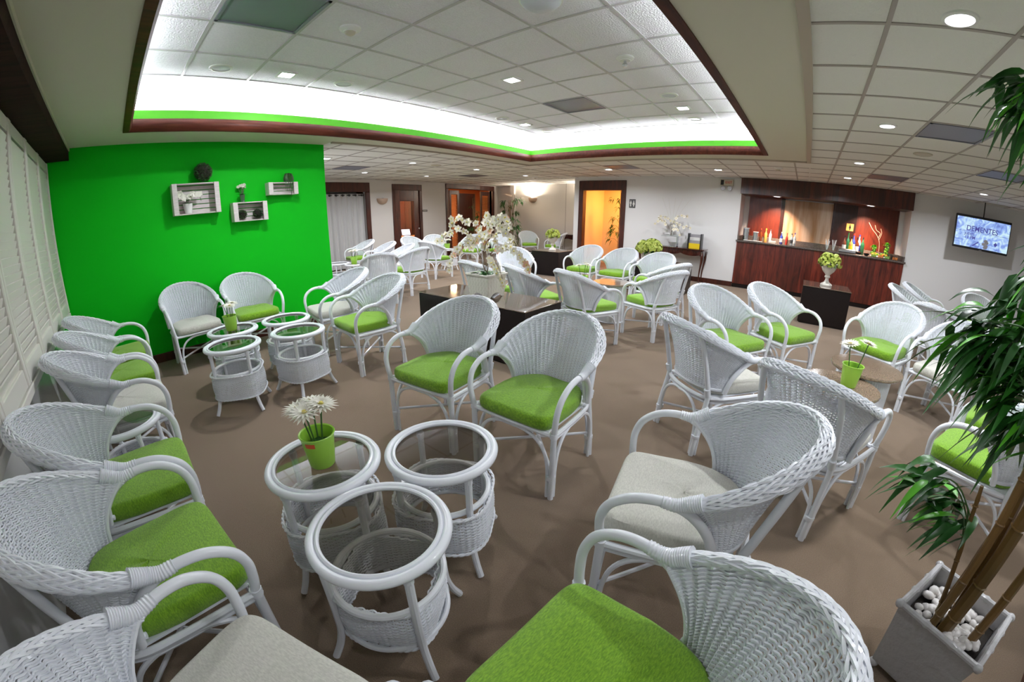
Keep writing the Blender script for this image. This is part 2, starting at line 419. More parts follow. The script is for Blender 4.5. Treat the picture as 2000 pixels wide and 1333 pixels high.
# green wall and the block behind it
struct(MB().box(GX - .12, GX, Y0, 2.62, 0, HC + .2).build('wall_green', M_GREENW, smooth=False))
struct(MB().box(LX - .05, GX - .12, 2.50, 2.61, 0, HC + .2).build('wall_side', M_WALL, smooth=False))
struct(MB().bevbox(GX, GX + .016, Y0, 2.62, 0, .105, .004).build('baseboard_green', M_MAHOG, smooth=False))
# shutter wall
struct(MB().box(GX - .12, XR, Y0 - .1, Y0, 0, HC + .2).build('wall_shutter', M_GLOSSP, smooth=False))
m = MB(); m.box(GX + .002, XR, Y0, -.42, 2.345, HC - .013)
struct(m.build('trim_5', M_BEAM, smooth=False))
struct(MB().box(GX + .002, XR, -.425, -.408, HC - .045, HC - .012).build('trim_6', M_SOFFIT, smooth=False))
struct(MB().bevbox(GX + .02, XR, Y0, -.640, .745, .795, .006).build('trim_7', M_LOUVER, smooth=False))
struct(MB().box(XR, XR + .1, Y0, 10.0, 0, HC + .2).build('wall_right', M_WALL, smooth=False))
# bar wall, with the corridor doorway and the bar niche cut out
DX0, DX1, DZ = -5.58, -4.42, 2.13
NX0, NX1 = -1.46, 2.12
m = MB()
m.box(-5.85, DX0, BY, BY + .14, 0, HC + .2); m.box(DX0, DX1, BY, BY + .14, DZ, HC + .2); m.box(DX1, NX0, BY, BY + .14, 0, HC + .2)
m.box(NX1, XR, BY, BY + .14, 0, HC + .2); m.box(NX0, NX1, BY, BY + .14, 2.46, HC + .2)
struct(m.build('wall_bar', M_WALL, smooth=False))
m = MB()
m.bevbox(DX1 + .115, NX0, BY - .016, BY, 0, .115, .004); m.bevbox(NX1, XR, BY - .016, BY, 0, .115, .004); m.bevbox(-5.85, DX0 - .115, BY - .016, BY, 0, .115, .004)
struct(m.build('baseboard_bar', M_MAHOG, smooth=False))
# corridor behind the doorway
m = MB()
m.box(-5.85, -5.72, BY + .14, FY, 0, HC + .2)
struct(m.build('wall_return', M_WALL, smooth=False))
m = MB(); m.box(-5.72, -3.4, 11.5, 11.6, 0, HC + .2); m.box(-3.5, -3.4, BY + .14, 11.5, 0, HC + .2); m.box(-5.72, -5.70, BY + .14, 11.5, 0, HC)
struct(m.build('wall_corridor', M_ORANGEW, smooth=False))
struct(MB().box(-5.72, -3.4, BY + .14, 11.6, HC, HC + .05).build('ceiling_corridor', M_ORANGEW, smooth=False))
# doorway frame
m = MB()
m.bevbox(DX0 - .115, DX0 + .02, BY - .03, BY + .16, 0, DZ, .008); m.bevbox(DX1 - .02, DX1 + .115, BY - .03, BY + .16, 0, DZ, .008)
m.bevbox(DX0 - .115, DX1 + .115, BY - .03, BY + .16, DZ - .01, 2.38, .008)
struct(m.build('door_1', M_MAHOG, smooth=False))

# far left wall with its curtained opening, glazed door and louvered entrance
m = MB(); W = .14
def lw(y0, y1, z0, z1): m.box(LX - W, LX, y0, y1, z0, z1)
lw(2.6, 3.4, 0, HC + .2); lw(3.4, 6.2, 2.15, HC + .2); lw(6.2, 7.2, 0, HC + .2); lw(7.2, 8.12, 2.2, HC + .2)
lw(8.12, 9.35, 0, HC + .2); lw(9.35, 11.55, 2.3, HC + .2); lw(11.55, FY, 0, HC + .2)
struct(m.build('wall_left', M_BEIGEW, smooth=False))
struct(MB().box(LX - W, -5.72, FY, FY + .1, 0, HC + .2).build('wall_alcove', M_BEIGEW, smooth=False))
m = MB(); m.bevbox(LX + .02, -5.86, FY - .016, FY, 0, .11, .004)
struct(m.build('baseboard_alcove', M_MAHOG, smooth=False))
struct(MB().box(-9.68, -9.50, FY - .10, FY, 0, HC).build('trim_8', M_BEIGEW, smooth=False))
m = MB(); m.box(-7.33, -7.315, FY - .004, FY, .11, HC)
struct(m.build('trim_9', mat('panel_seam', (0.30, 0.28, 0.26)), smooth=False))
# curtain opening frame
m = MB()
m.bevbox(LX - .02, LX + .03, 3.3, 6.33, 2.14, 2.40, .008); m.bevbox(LX - .02, LX + .03, 6.19, 6.33, 0, 2.14, .008); m.bevbox(LX - .02, LX + .03, 3.3, 3.42, 0, 2.14, .008)
struct(m.build('window_1', M_MAHOG, smooth=False))
struct(MB().box(LX - .9, LX - .86, 3.2, 6.4, 0, HC).build('wall_window_recess', M_WALL, smooth=False))
# curtain
t = empty('curtain', (LX - .06, 4.8, 0)); tag(t, 'grey eyelet curtain hanging in the dark wooden opening at the far left', 'curtain')
m = MB(); vs = []; fs = []; n = 240
for i in range(n + 1):
    y = -1.33 + 2.66 * i / n; x = 0.028 * math.sin(y * 34) + 0.01 * math.sin(y * 71 + 1)
    vs += [(x, y, 0.03), (x * .9, y + .004 * math.sin(y * 20), 1.0), (x * .75, y, 2.09)]
for i in range(n): a = i * 3; fs += [(a, a + 3, a + 4, a + 1), (a + 1, a + 4, a + 5, a + 2)]
m.add(vs, fs); m.build('curtain_panel', M_CURTAIN, t)
MB().tube([(0, -1.38, 2.05), (0, 1.38, 2.05)], .012, 8).build('curtain_rod', M_BLACK, t)
e0 = None
for i in range(14):
    y = -1.29 + 2.58 * i / 13
    if e0 is None:
        e0 = MB().tube([(.004 * math.cos(a) + .03, .024 * math.cos(a) * 1, 2.05 + .024 * math.sin(a)) for a in [k * PI / 6 for k in range(12)]], .009, 6, closed=True).build('eyelet', M_BLACK, t)
        e0.location.y = y
    else:
        q = e0.copy(); col.objects.link(q); q.parent = t; q.location.y = y

def door_frame(n, y0, y1, zt, w=.10, head=.16, depth=.03):
    m = MB()
    m.bevbox(LX - .14, LX + depth, y0 - w, y0, 0, zt, .008); m.bevbox(LX - .14, LX + depth, y1, y1 + w, 0, zt, .008)
    m.bevbox(LX - .14, LX + depth, y0 - w, y1 + w, zt, zt + head, .008)
    return struct(m.build('door_%d' % n, M_MAHOG, smooth=False))
f2 = door_frame(2, 7.2, 8.12, 2.2, .10, .18)
# glazed door leaf
m = MB()
m.bevbox(LX - .06, LX - .015, 7.2, 7.39, 0, 2.2, .004); m.bevbox(LX - .06, LX - .015, 7.92, 8.12, 0, 2.2, .004)
m.bevbox(LX - .06, LX - .015, 7.39, 7.92, 0, .34, .004); m.bevbox(LX - .06, LX - .015, 7.39, 7.92, 1.87, 2.2, .004)
leafo = m.build('door_leaf', M_DOORW, f2, smooth=False)
MB().box(LX - .042, LX - .036, 7.39, 7.92, .34, 1.87).build('pane', M_CLEAR, f2, smooth=False)
m = MB(); m.tube([(LX - .015, 8.02, 1.02), (LX + .05, 8.02, 1.02)], .012, 8); m.ball((LX + .07, 8.02, 1.02), .033)
m.build('door_handle', M_STEEL, f2)
f3 = door_frame(3, 9.35, 11.55, 2.3, .12, .16)
# office behind glazed door, lounge behind the entrance
M_ROOMW = mat('warm_back_room_wall', (0.40, 0.17, 0.07), rough=0.7)
m = MB(); m.box(-12.9, -12.8, 6.6, 13.6, 0, HC + .1); m.box(-12.8, LX - W, 6.5, 6.6, 0, HC + .1); m.box(-12.8, LX - W, 9.2, 9.24, 0, HC + .1); m.box(-12.8, LX - W, 13.5, 13.6, 0, HC + .1); m.box(LX - W, LX - W + .02, FY, 13.6, 0, HC + .1)
struct(m.build('wall_back_rooms', M_ROOMW, smooth=False))
struct(MB().box(-12.9, LX - W, 6.5, 13.6, HC + .06, HC + .12).build('ceiling_back_rooms', M_WALL, smooth=False))
struct(MB().box(-12.9, LX - W, 6.5, 13.6, -.1, 0).build('floor_back_rooms', M_CARPET, smooth=False))
t = empty('office_desk', (-11.3, 8.35, 0)); tag(t, 'honey coloured wooden desk seen through the glazed door', 'desk')
M_HONEY = wood('honey_wood', (0.35, 0.13, 0.03), (0.60, 0.26, 0.07), rough=.4)
MB().bevbox(-.35, .35, -.6, .6, .70, .74, .006).build('desk_top', M_HONEY, t, smooth=False)
for s_ in (-1, 1): MB().bevbox(-.33, .33, s_ * .58 - .02, s_ * .58 + .02, 0, .70, .004).build('side_panel', M_HONEY, t, smooth=False)
MB().box(-.30, -.28, -.56, .56, .25, .70).build('modesty_panel', M_HONEY, t, smooth=False)
t = empty('laptop', (-11.25, 8.28, .742), math.radians(80)); tag(t, 'open laptop with a pale lit screen on the desk behind the glazed door', 'laptop')
MB().bevbox(-.17, .17, -.12, .12, 0, .018, .004).build('keyboard_base', M_STEEL, t, smooth=False)
m = MB(); m.obox((0, .17, .125), (1, 0, 0), (0, .35, .94), (0, -.94, .35), .17, .115, .006)
m.build('lid', M_BLACK, t, smooth=False)
m = MB(); m.obox((0, .163, .125), (1, 0, 0), (0, .35, .94), (0, -.94, .35), .155, .10, .003)
m.build('screen', mat('laptop_screen', (.5, .6, .8), emit=(.45, .60, .95), estr=1.2), t, smooth=False)
# louvered doors of the entrance
def louver_leaf(yc, w, ang, label, h=2.25, solid=False):
    t = empty('louvered_door', (LX - .05, yc, 0), ang); tag(t, label, 'door')
    m = MB(); z0 = .02
    m.bevbox(-.02, .02, -w / 2, -w / 2 + .09, z0, h, .004); m.bevbox(-.02, .02, w / 2 - .09, w / 2, z0, h, .004)
    for a, b in ((z0, .2), (1.02, 1.12), (h - .14, h)): m.bevbox(-.02, .02, -w / 2 + .09, w / 2 - .09, a, b, .004)
    m.build('door_frame', M_DOORW, t, smooth=False)
    m = MB()
    for a, b in ((.2, 1.02), (1.12, h - .14)):
        z = a + .02
        while z < b - .01:
            m.obox((0, 0, z), (math.cos(.6), 0, math.sin(.6)), (0, 1, 0), (-math.sin(.6), 0, math.cos(.6)), .022, w / 2 - .09, .004); z += .045
    m.build('louvers', M_HONEY, t, smooth=False)
    return t
louver_leaf(9.66, .46, 0, 'narrow louvered wooden side door at the left of the entrance')
louver_leaf(11.22, .50, 0, 'narrow louvered wooden side door at the right of the entrance')
t = empty('panel_door', (-10.75, 10.55, 0), math.radians(8)); tag(t, 'plain dark wooden door between the two louvered side doors', 'door')
MB().bevbox(-.02, .02, -.47, .47, .01, 2.1, .005).build('door_panel', M_DOORW, t, smooth=False)
m = MB(); m.bevbox(-.03, .03, -.55, -.47, 0, 2.18, .004); m.bevbox(-.03, .03, .47, .55, 0, 2.18, .004); m.bevbox(-.03, .03, -.47, .47, 2.1, 2.18, .004)
m.build('door_frame', M_MAHOG, t, smooth=False)
# bar niche
NY = 10.62
m = MB()
m.box(NX0 - .1, NX0, BY + .14, NY + .1, 0, HC); m.box(NX1, NX1 + .1, BY + .14, NY + .1, 0, HC); m.box(NX0, NX1, NY, NY + .1, 0, HC)
struct(m.build('wall_niche', M_WALL, smooth=False))
struct(MB().box(NX0, NX1, BY + .1, NY, 2.125, 2.145).build('ceiling_niche', M_MAHOG, smooth=False))

struct(MB().box(GX + .003, XR, Y0 + .001, Y0 + .03, .796, 2.344).build('shutter_backing', M_BEIGEP, smooth=False))  # opaque backing panel added behind the louvers to hide their dark gaps
# ------------------------------------------------------------------ louvered window shutters
def make_shutter():
    t = empty('window_shutter')
    w = .3285; z0, z1 = .80, 2.335; m = MB()
    for s_ in (-1, 1): m.bevbox(s_ * w - .045 if s_ > 0 else -w, w if s_ > 0 else -w + .045, -.016, .024, z0, z1, .006)
    m.bevbox(-w + .045, w - .045, -.016, .016, z0, z0 + .10, .004); m.bevbox(-w + .045, w - .045, -.016, .016, z1 - .09, z1, .004)
    m.build('shutter_frame', M_LOUVER, t, smooth=False)
    m = MB(); z = z0 + .125
    while z < z1 - .10:
        m.obox((0, 0, z), (1, 0, 0), (0, math.cos(1.22), math.sin(1.22)), (0, -math.sin(1.22), math.cos(1.22)), w - .047, .030, .0045); z += .047
    m.build('louvers', M_LOUVER, t, smooth=False)
    return t
sh0 = make_shutter(); first = True
names = ['in the corner against the green wall', 'second out from the green wall', 'third out from the green wall', 'fourth out from the green wall',
         'fifth out from the green wall', 'behind the white cushioned chair by the shutters', None, None, None, None, None, None, None, None, None, None]
for i, nm in enumerate(names):
    s_ = sh0 if first else clone(sh0); first = False
    s_.location = (-5.105 + .6645 * i, -.668, 0)
    tag(s_, ('cream louvered shutter panel ' + nm) if nm else 'cream louvered shutter panel beside and behind the camera', 'shutter', 'louvered shutters along the window wall')

# ------------------------------------------------------------------ lights
def area(name, loc, size, power, color=(1, 1, 1), rot=(0, 0, 0), shape='DISK', size_y=None, spread=180, cam_vis=False):
    l = bpy.data.lights.new(name, 'AREA'); l.energy = power; l.color = color; l.shape = shape; l.size = size
    if size_y: l.size_y = size_y
    l.spread = math.radians(spread)
    o = bpy.data.objects.new(name, l); col.objects.link(o); o.location = loc; o.rotation_euler = rot
    return o
KD = 1.0
COOL = (0.93, 0.95, 1.0); WARM = (1.0, 0.86, 0.70)

# ------------------------------------------------------------------ wicker tub chair (front faces -Y)
RIM_A, RIM_YC, RIM_B, ZT, ZJ, RP = .300, .05, .345, .868, .657, 1.1
PHJ = math.radians(105)
def rim_pt(ph, off=0.0):
    s_ = (1 - math.cos(ph)) / (1 - math.cos(PHJ))
    return Vector(((RIM_A + off) * math.sin(ph), RIM_YC + (RIM_B + off) * math.cos(ph), ZT - (ZT - ZJ) * s_ ** RP))
def bot_pt(u):
    a = u * math.radians(80)
    return Vector((.250 * math.sin(a), .075 + .170 * math.cos(a), .455))
def shell(u, v):
    b = bot_pt(u); t = rim_pt(u * math.radians(103), -.006)
    p = b.lerp(t, v); k = math.sin(PI * v)
    p.y += .030 * k * abs(u) ** 6; p.z += .012 * k * abs(u) ** 6
    out = Vector((p.x, p.y - .05, 0)).normalized()
    return p - out * (.012 * k)
def shell_n(u, v):
    e = .01
    a = shell(min(1, u + e), v) - shell(max(-1, u - e), v); b = shell(u, min(1, v + e)) - shell(u, max(0, v - e))
    n = a.cross(b); return n.normalized() if n.length > 1e-9 else Vector((0, 1, 0))
def make_chair():
    t = empty('wicker_armchair')
    # cushion placeholder meshes are built once per colour and swapped by place_chair
    out = []
    NR = 72; ring_ = []
    for i in range(NR):
        a = 2 * PI * i / NR; ca, sa = math.cos(a), math.sin(a)
        front = sa < 0
        e = .24 if front else .55
        x = math.copysign(abs(ca) ** e, ca) * .243
        y = math.copysign(abs(sa) ** e, sa) * (.255 if front else .235) - .02
        if not front: x *= 1 - .10 * (y + .02) / .235
        ring_.append((x, y))
    prof = [(0.0, .90, .415), (0, .975, .415), (0, 1.0, .424), (0, 1.010, .448), (0, 1.0, .472), (0, .975, .484), (0, .93, .490), (0, .6, .497), (0, .25, .500), (0, .0, .500)]
    vs = []; fs = []
    for _, s_, z in prof:
        for (x, y) in ring_: vs.append((x * s_, (y + .01) * s_ - .01, z + .004 * math.sin(x * 23) * math.cos(y * 17) * (1 if z > .48 else 0)))
    for k in range(len(prof) - 1):
        for i in range(NR):
            j = (i + 1) % NR; fs.append((k * NR + i, k * NR + j, (k + 1) * NR + j, (k + 1) * NR + i))
    fs.append(tuple(range(NR))[::-1])
    m = MB(); m.add(vs, fs); cush = m.build('seat_cushion', M_GREENC, t)
    cw = cush.data.copy(); cw.materials[0] = M_WHITEC
    # woven back
    m = MB(); NS = 30; NRW = 52
    for k in range(NS + 1):
        u = -1 + 2 * k / NS
        m.tube([shell(u, v / 8) for v in range(9)], .0036, 5, caps=False)
    seg = NS * 4
    NRM = [[shell_n(-1 + 2 * i / seg, (r + .5) / 12) for i in range(seg + 1)] for r in range(12)]
    for r in range(NRW):
        v = (r + .5) / NRW; pts = []; nr = NRM[min(11, int(v * 12))]
        for i in range(seg + 1):
            u = -1 + 2 * i / seg
            ph = i / 4 * PI
            d = .0078 * abs(math.sin(ph)) + .0034 * math.cos(ph) * (1 if r % 2 else -1) - .004
            vv = min(1, max(0, v + .006 * math.sin(ph * 2)))
            pts.append(shell(u, vv) - nr[i] * d)
        m.tube(pts, .0036, 5, caps=False)
    for s_ in (-1, 1):   # rows wrap round the hoop at the side edges
        m.tube([shell(s_, v / 10) for v in range(11)], .0085, 6, caps=False)
    m.build('backrest', M_WEAVE, t)
    # braided rim
    m = MB(); n = 132
    cen = []
    for i in range(n + 1):
        ph = -PHJ + 2 * PHJ * i / n; cen.append(rim_pt(ph))
    def fr(i):
        tn = (cen[min(i + 1, n)] - cen[max(i - 1, 0)]).normalized()
        o = Vector((cen[i].x, cen[i].y - RIM_YC, 0)).normalized(); o = (o - tn * o.dot(tn)).normalized()
        up = tn.cross(o); up = up if up.z > 0 else -up
        w = (o * .80 - up * .60).normalized(); h = tn.cross(w).normalized()
        return w, h, tn
    vs = []; fs = []; K = 10
    fr_ = [fr(i) for i in range(n + 1)]
    def taper(i): return .45 + .55 * min(1, min(i, n - i) / 22)
    cen = [cen[i] + fr_[i][0] * .010 * taper(i) for i in range(n + 1)]
    for i in range(n + 1):
        w, h, tn = fr_[i]
        for k in range(K):
            a = 2 * PI * k / K; vs.append(cen[i] + w * (.023 * taper(i) * math.cos(a)) + h * (.012 * math.sin(a)))
    for i in range(n):
        for k in range(K): l = (k + 1) % K; fs.append((i * K + k, i * K + l, (i + 1) * K + l, (i + 1) * K + k))
    m.add(vs, fs)
    for sgn, NSt, turns, rr in ((1, 11, 2.6, .0046), (-1, 11, 2.6, .0046)):
        for s_ in range(NSt):
            pts = []
            for i in range(n + 1):
                w, h, tn = fr_[i]; a = sgn * (2 * PI * (turns * i / n)) + 2 * PI * s_ / NSt
                q = 1 + .13 * math.cos(i * .62 + PI * s_) * sgn
                pts.append(cen[i] + w * (.0265 * q * taper(i) * math.cos(a)) + h * (.0150 * q * math.sin(a)))
            m.tube(pts, rr, 4, caps=False)
    m.build('braided_rim', M_WEAVE, t)
    # armrests with wrapped joints
    for s_ in (-1, 1):
        J = rim_pt(s_ * PHJ)
        base = [(.272, -.253, .405), (.281, -.262, .47), (.290, -.262, .54), (.297, -.235, .605), (.300, -.175, .650), (.300, -.105, .666),
                (.297, -.045, .660), (.292, .010, .635), (.283, .060, .585), (.272, .098, .520), (.262, .118, .440)]
        a = MB().tube(cr([(s_ * x, y, z) for x, y, z in base], 5), .0165, 10).build('armrest', M_WHITE, t)
        m = MB(); P = []; Rr = []
        c0 = [rim_pt(s_ * math.radians(q)) for q in (92, 96, 100)] + [Vector((s_ * .298, -.040, .664)), Vector((s_ * .300, -.080, .667))]
        pp = cr(c0, 8)
        for i, p in enumerate(pp):
            f = i / (len(pp) - 1); P.append(p + Vector((s_ * .004 * (1 - f), 0, 0))); Rr.append((.0285 - .0095 * f) + .0013 * math.cos(i * PI))
        m.tube(P, Rr, 12); m.build('binding', M_WHITE, a)
    # front legs
    for s_ in (-1, 1):
        l = MB().tube([(s_ * .272, -.253, .405), (s_ * .272, -.253, .2), (s_ * .270, -.253, 0)], .0165, 10).build('leg', M_WHITE, t)
        MB().tube([(s_ * .262, -.246, z) for z in (.125, .131, .137, .143, .149)], [.0265, .0285, .027, .0285, .0265], 10).build('binding', M_WHITE, l)
        m = MB(); m.tube([(s_ * .272, -.253, z) for z in (.385, .391, .397, .403, .409, .415)], [.020, .0215, .020, .0215, .020, .0215], 10)
        m.build('binding', M_WHITE, l)
    # back legs run up outside the weave to the rim
    for s_ in (-1, 1):
        top = rim_pt(s_ * math.radians(40), .012)
        l = MB().tube(cr([(s_ * .236, .262, 0), (s_ * .232, .245, .2), (s_ * .226, .212, .40), (s_ * .222, .235, .52), (s_ * .215, .285, .70), (top.x, top.y, top.z - .02)], 4), .0165, 10).build('leg', M_WHITE, t)
        MB().tube([(s_ * .226, .248, z) for z in (.125, .131, .137, .143, .149)], [.0265, .0285, .027, .0285, .0265], 10).build('binding', M_WHITE, l)
        m = MB(); m.tube([(s_ * .225, .214 + .012 * i / 5, .42 + .008 * i) for i in range(7)], [.020 + .0015 * (i % 2) for i in range(7)], 10)
        m.build('binding', M_WHITE, l)
    # seat frame: two stacked hoops
    m = MB()
    loop = [(-.272, -.253), (-.14, -.256), (0, -.257), (.14, -.256), (.272, -.253), (.268, -.12), (.262, .02), (.250, .13), (.205, .210), (.10, .243), (0, .250), (-.10, .243), (-.205, .210), (-.250, .13), (-.262, .02), (-.268, -.12)]
    L = [(x, y, .398) for x, y in loop]
    pts = []
    for i in range(4): pts.append(L[i])
    m.tube(L[:5], .0135, 8); m.tube(cr(L[4:] + [L[0]], 4), .0135, 8)
    m.tube(cr([(x * .965, y * .965, .368) for x, y in loop[4:] + [loop[0]]], 4), .0105, 7)
    m.tube(cr([(s2 * .245 * math.sin(a) if False else .252 * math.sin(a), .075 + .172 * math.cos(a), .455) for s2, a in [(1, math.radians(d)) for d in range(-85, 86, 10)]], 2), .011, 7)
    for x, y in ((-.12, -.256), (.12, -.256), (.267, -.13), (-.267, -.13), (.266, .0), (-.266, .0)):
        m.tube([(x * .985, y * .985, .385 + .0), (x * .985 + .0001, y * .985, .386)], .001, 4)
    m.box(-.235, .235, -.245, .20, .402, .412)
    m.build('seat_frame', M_WHITE, t)
    # arched braces, one per side
    def arch(p, q, nrm):
        p, q = Vector(p), Vector(q); d = q - p; o = Vector(nrm) * .0
        ks = [(.055, 0.0), (.055, .10), (.062, .19), (.10, .275), (.19, .338), (.34, .372), (.5, .375), (.66, .372), (.81, .338), (.90, .275), (.938, .19), (.945, .10), (.945, 0.0)]
        return cr([p + d * k + Vector((0, 0, z)) + o for k, z in ks], 3)
    for p, q in (((-.272, -.249, 0), (.272, -.249, 0)), ((-.236, .256, 0), (.236, .256, 0)), ((.272, -.253, 0), (.236, .262, 0)), ((-.272, -.253, 0), (-.236, .262, 0))):
        MB().tube(arch(p, q, (0, 0, 0)), .0105, 7).build('brace', M_WHITE, t)
    for a, b in (((-.262, -.243, .165), (.228, .246, .165)), ((.262, -.243, .172), (-.228, .246, .172))):
        MB().tube([a, b], .0095, 7).build('stretcher', M_WHITE, t)
    return t, cush.data, cw
chair0, CUSH_G, CUSH_W = make_chair()
chair_used = [False]
def place_chair(x, y, rz, white, label, group):
    t = chair0 if not chair_used[0] else clone(chair0)
    chair_used[0] = True
    t.location = (x, y, 0); t.rotation_euler = (0, 0, rz)
    for ch in t.children:
        if ch.name.startswith('seat_cushion'):
            ch.data = CUSH_W if white else CUSH_G
            ch.location = (.002, .020, 0) if label.startswith('largest lime') else (0, 0, 0)
    tag(t, label, 'chair', group)
    return t
G1 = 'wicker armchairs along the shutters'; G2_ = 'wicker armchairs by the green wall'; G3 = 'wicker armchairs in the middle of the room'
G4 = 'wicker armchairs at the far left'; G5 = 'wicker armchairs on the bar side'
CH = [
 (-1.191, 1.716, .022, 0, 'lime cushioned white wicker armchair facing the camera, nearer of the centre pair', G3),
 (-1.927, 1.654, .11, 0, 'lime cushioned white wicker armchair facing the camera, farther left of the centre pair', G3),
 (-.204, 1.301, -1.36, 1, 'off-white cushioned wicker armchair facing left, beside the big lime cushion in front', G3),
 (-.125, .492, -1.635, 0, 'largest lime cushioned wicker armchair, cut off by the bottom edge of the photo', G3),
 (-3.465, 1.986, -.063, 0, 'lime cushioned wicker armchair right of the four glass tables by the green wall', G2_),
 (-4.252, 2.03, -.131, 1, 'off-white cushioned wicker armchair at the end of the green wall', G2_),
 (-5.003, .625, 1.64, 1, 'off-white cushioned wicker armchair with its back against the green wall', G2_),
 (-4.995, 1.31, 1.576, 0, 'lime cushioned wicker armchair with its back against the green wall', G2_),
 (-.640, -.165, 3.47, 1, 'off-white cushioned wicker armchair by the shutters, nearest the camera at bottom left', G1),
 (-1.325, -.212, 3.22, 0, 'lime cushioned wicker armchair by the shutters, next to the nearest off-white seat', G1),
 (-1.985, -.212, 3.112, 0, 'lime cushioned wicker armchair by the shutters, in front of the wall-side glass table', G1),
 (-3.025, -.19, 3.16, 1, 'off-white cushioned wicker armchair by the shutters, behind the wall-side glass table', G1),
 (-3.70, -.190, 3.148, 0, 'lime cushioned wicker armchair by the shutters, second from the green wall corner', G1),
 (-4.394, -.19, 3.073, 0, 'lime cushioned wicker armchair by the shutters, deepest in the green wall corner', G1),
 (-9.02, 5.09, -.13, 0, 'wicker armchair with lime cushion in front of the grey curtain', G4),
 (-7.808, 4.886, -.268, 1, 'wicker armchair between the curtain chair and the glazed door, seat hidden', G4),
 (-6.90, 4.72, -.35, 1, 'wicker armchair nearest the glazed door of the curtain side group', G4),
 (-5.90, 3.70, 4.28, 1, 'off-white cushioned wicker armchair seen from behind, just right of the green wall end', G4),
 (-6.17, 4.54, 4.85, 0, 'lime cushioned wicker armchair seen from behind, left of the dark coffee table', G4),
 (-7.22, 6.08, 3.20, 0, 'lime cushioned wicker armchair seen from behind, at the far round glass table', G4),
 (-8.706, 6.598, 1.454, 0, 'wicker armchair in front of the glazed door, largely hidden by another back', G4),
 (-8.761, 7.345, .933, 0, 'wicker armchair between the glazed door and the louvered entrance', G4),
 (-7.93, 7.98, .4, 0, 'lime cushioned wicker armchair in front of the louvered entrance, left of the orchids', G4),
 (-7.45, 8.62, .4, 0, 'wicker armchair showing between the orchid blossoms and the far bamboo', G4),
 (-6.18, 7.47, 2.4, 0, 'wicker armchair seen from behind, just right of the upper orchid blossoms', G4),
 (-4.24, 5.33, .857, 1, 'off-white cushioned wicker armchair right of the orchids, before the far dark table', G3),
 (-3.62, 3.95, 3.0, 0, 'wicker armchair seen from behind, half hidden by the orchid planter', G3),
 (-2.84, 3.97, 2.67, 0, 'wicker armchair seen from behind, between the orchid planter and the next back', G3),
 (-2.14, 4.03, 2.75, 0, 'wicker armchair seen from behind at the right end of the dark coffee table', G3),
 (-8.1, 10.85, .85, 0, 'lime cushioned wicker armchair in the alcove, left of the far white urn', G4),
 (-7.1, 10.9, -1.15, 0, 'lime cushioned wicker armchair in side view in the alcove, right of the far white urn', G4),
 (-3.717, 6.764, .012, 0, 'lime cushioned wicker armchair in front of the orange doorway, left of its row of three', G3),
 (-2.999, 6.729, -.096, 0, 'lime cushioned wicker armchair in the middle of the row before the orange doorway', G3),
 (-2.242, 6.494, -.144, 0, 'lime cushioned wicker armchair in front of the console table, right of its row of three', G3),
 (-1.618, 4.82, -1.96, 0, 'lime cushioned wicker armchair facing left beside the reeded drum table', G3),
 (-1.80, 5.66, -1.96, 0, 'wicker armchair facing left, behind the one beside the reeded drum table', G3),
 (-.518, 3.686, 1.007, 0, 'lime cushioned wicker armchair facing right, left one of the pair before the bar', G5),
 (-.075, 4.378, .993, 0, 'lime cushioned wicker armchair facing right, beside the dark box table with the urn', G5),
 (-.419, 2.718, 2.446, 1, 'off-white cushioned wicker armchair seen from behind, in front of the pair before the bar', G5),
 (.25, 2.253, 2.666, 1, 'off-white cushioned wicker armchair seen from behind, at the tan granite tables', G5),
 (.929, 4.559, -.617, 0, 'lime cushioned wicker armchair behind the granite tables, facing the camera', G5),
 (1.501, 4.161, -.687, 1, 'off-white cushioned wicker armchair half covered by bamboo, right of the granite tables', G5),
 (1.75, 5.55, 2.4, 0, 'wicker armchair seen from behind, back to back with the lime one at the granite tables', G5),
 (1.72, 6.80, 1.2, 0, 'wicker armchair by the right end of the bar, left one of two close together', G5),
 (2.07, 7.50, 1.2, 0, 'wicker armchair under the television, right one of two close together', G5),
 (3.0, 7.55, .17, 0, 'wicker armchair facing the camera against the far right wall below the screen', G5),
 (1.27, 2.48, -2.13, 0, 'lime cushioned wicker armchair facing left behind the foreground bamboo', G5),
 (1.63, 3.06, -2.10, 0, 'lime cushioned wicker armchair hidden in the leaves, behind the other bamboo side one', G5),
 (-7.46, 3.17, 2.2, 1, 'off-white cushioned wicker armchair mostly hidden behind the end of the green wall', G4),
]
for a in CH: place_chair(*a)

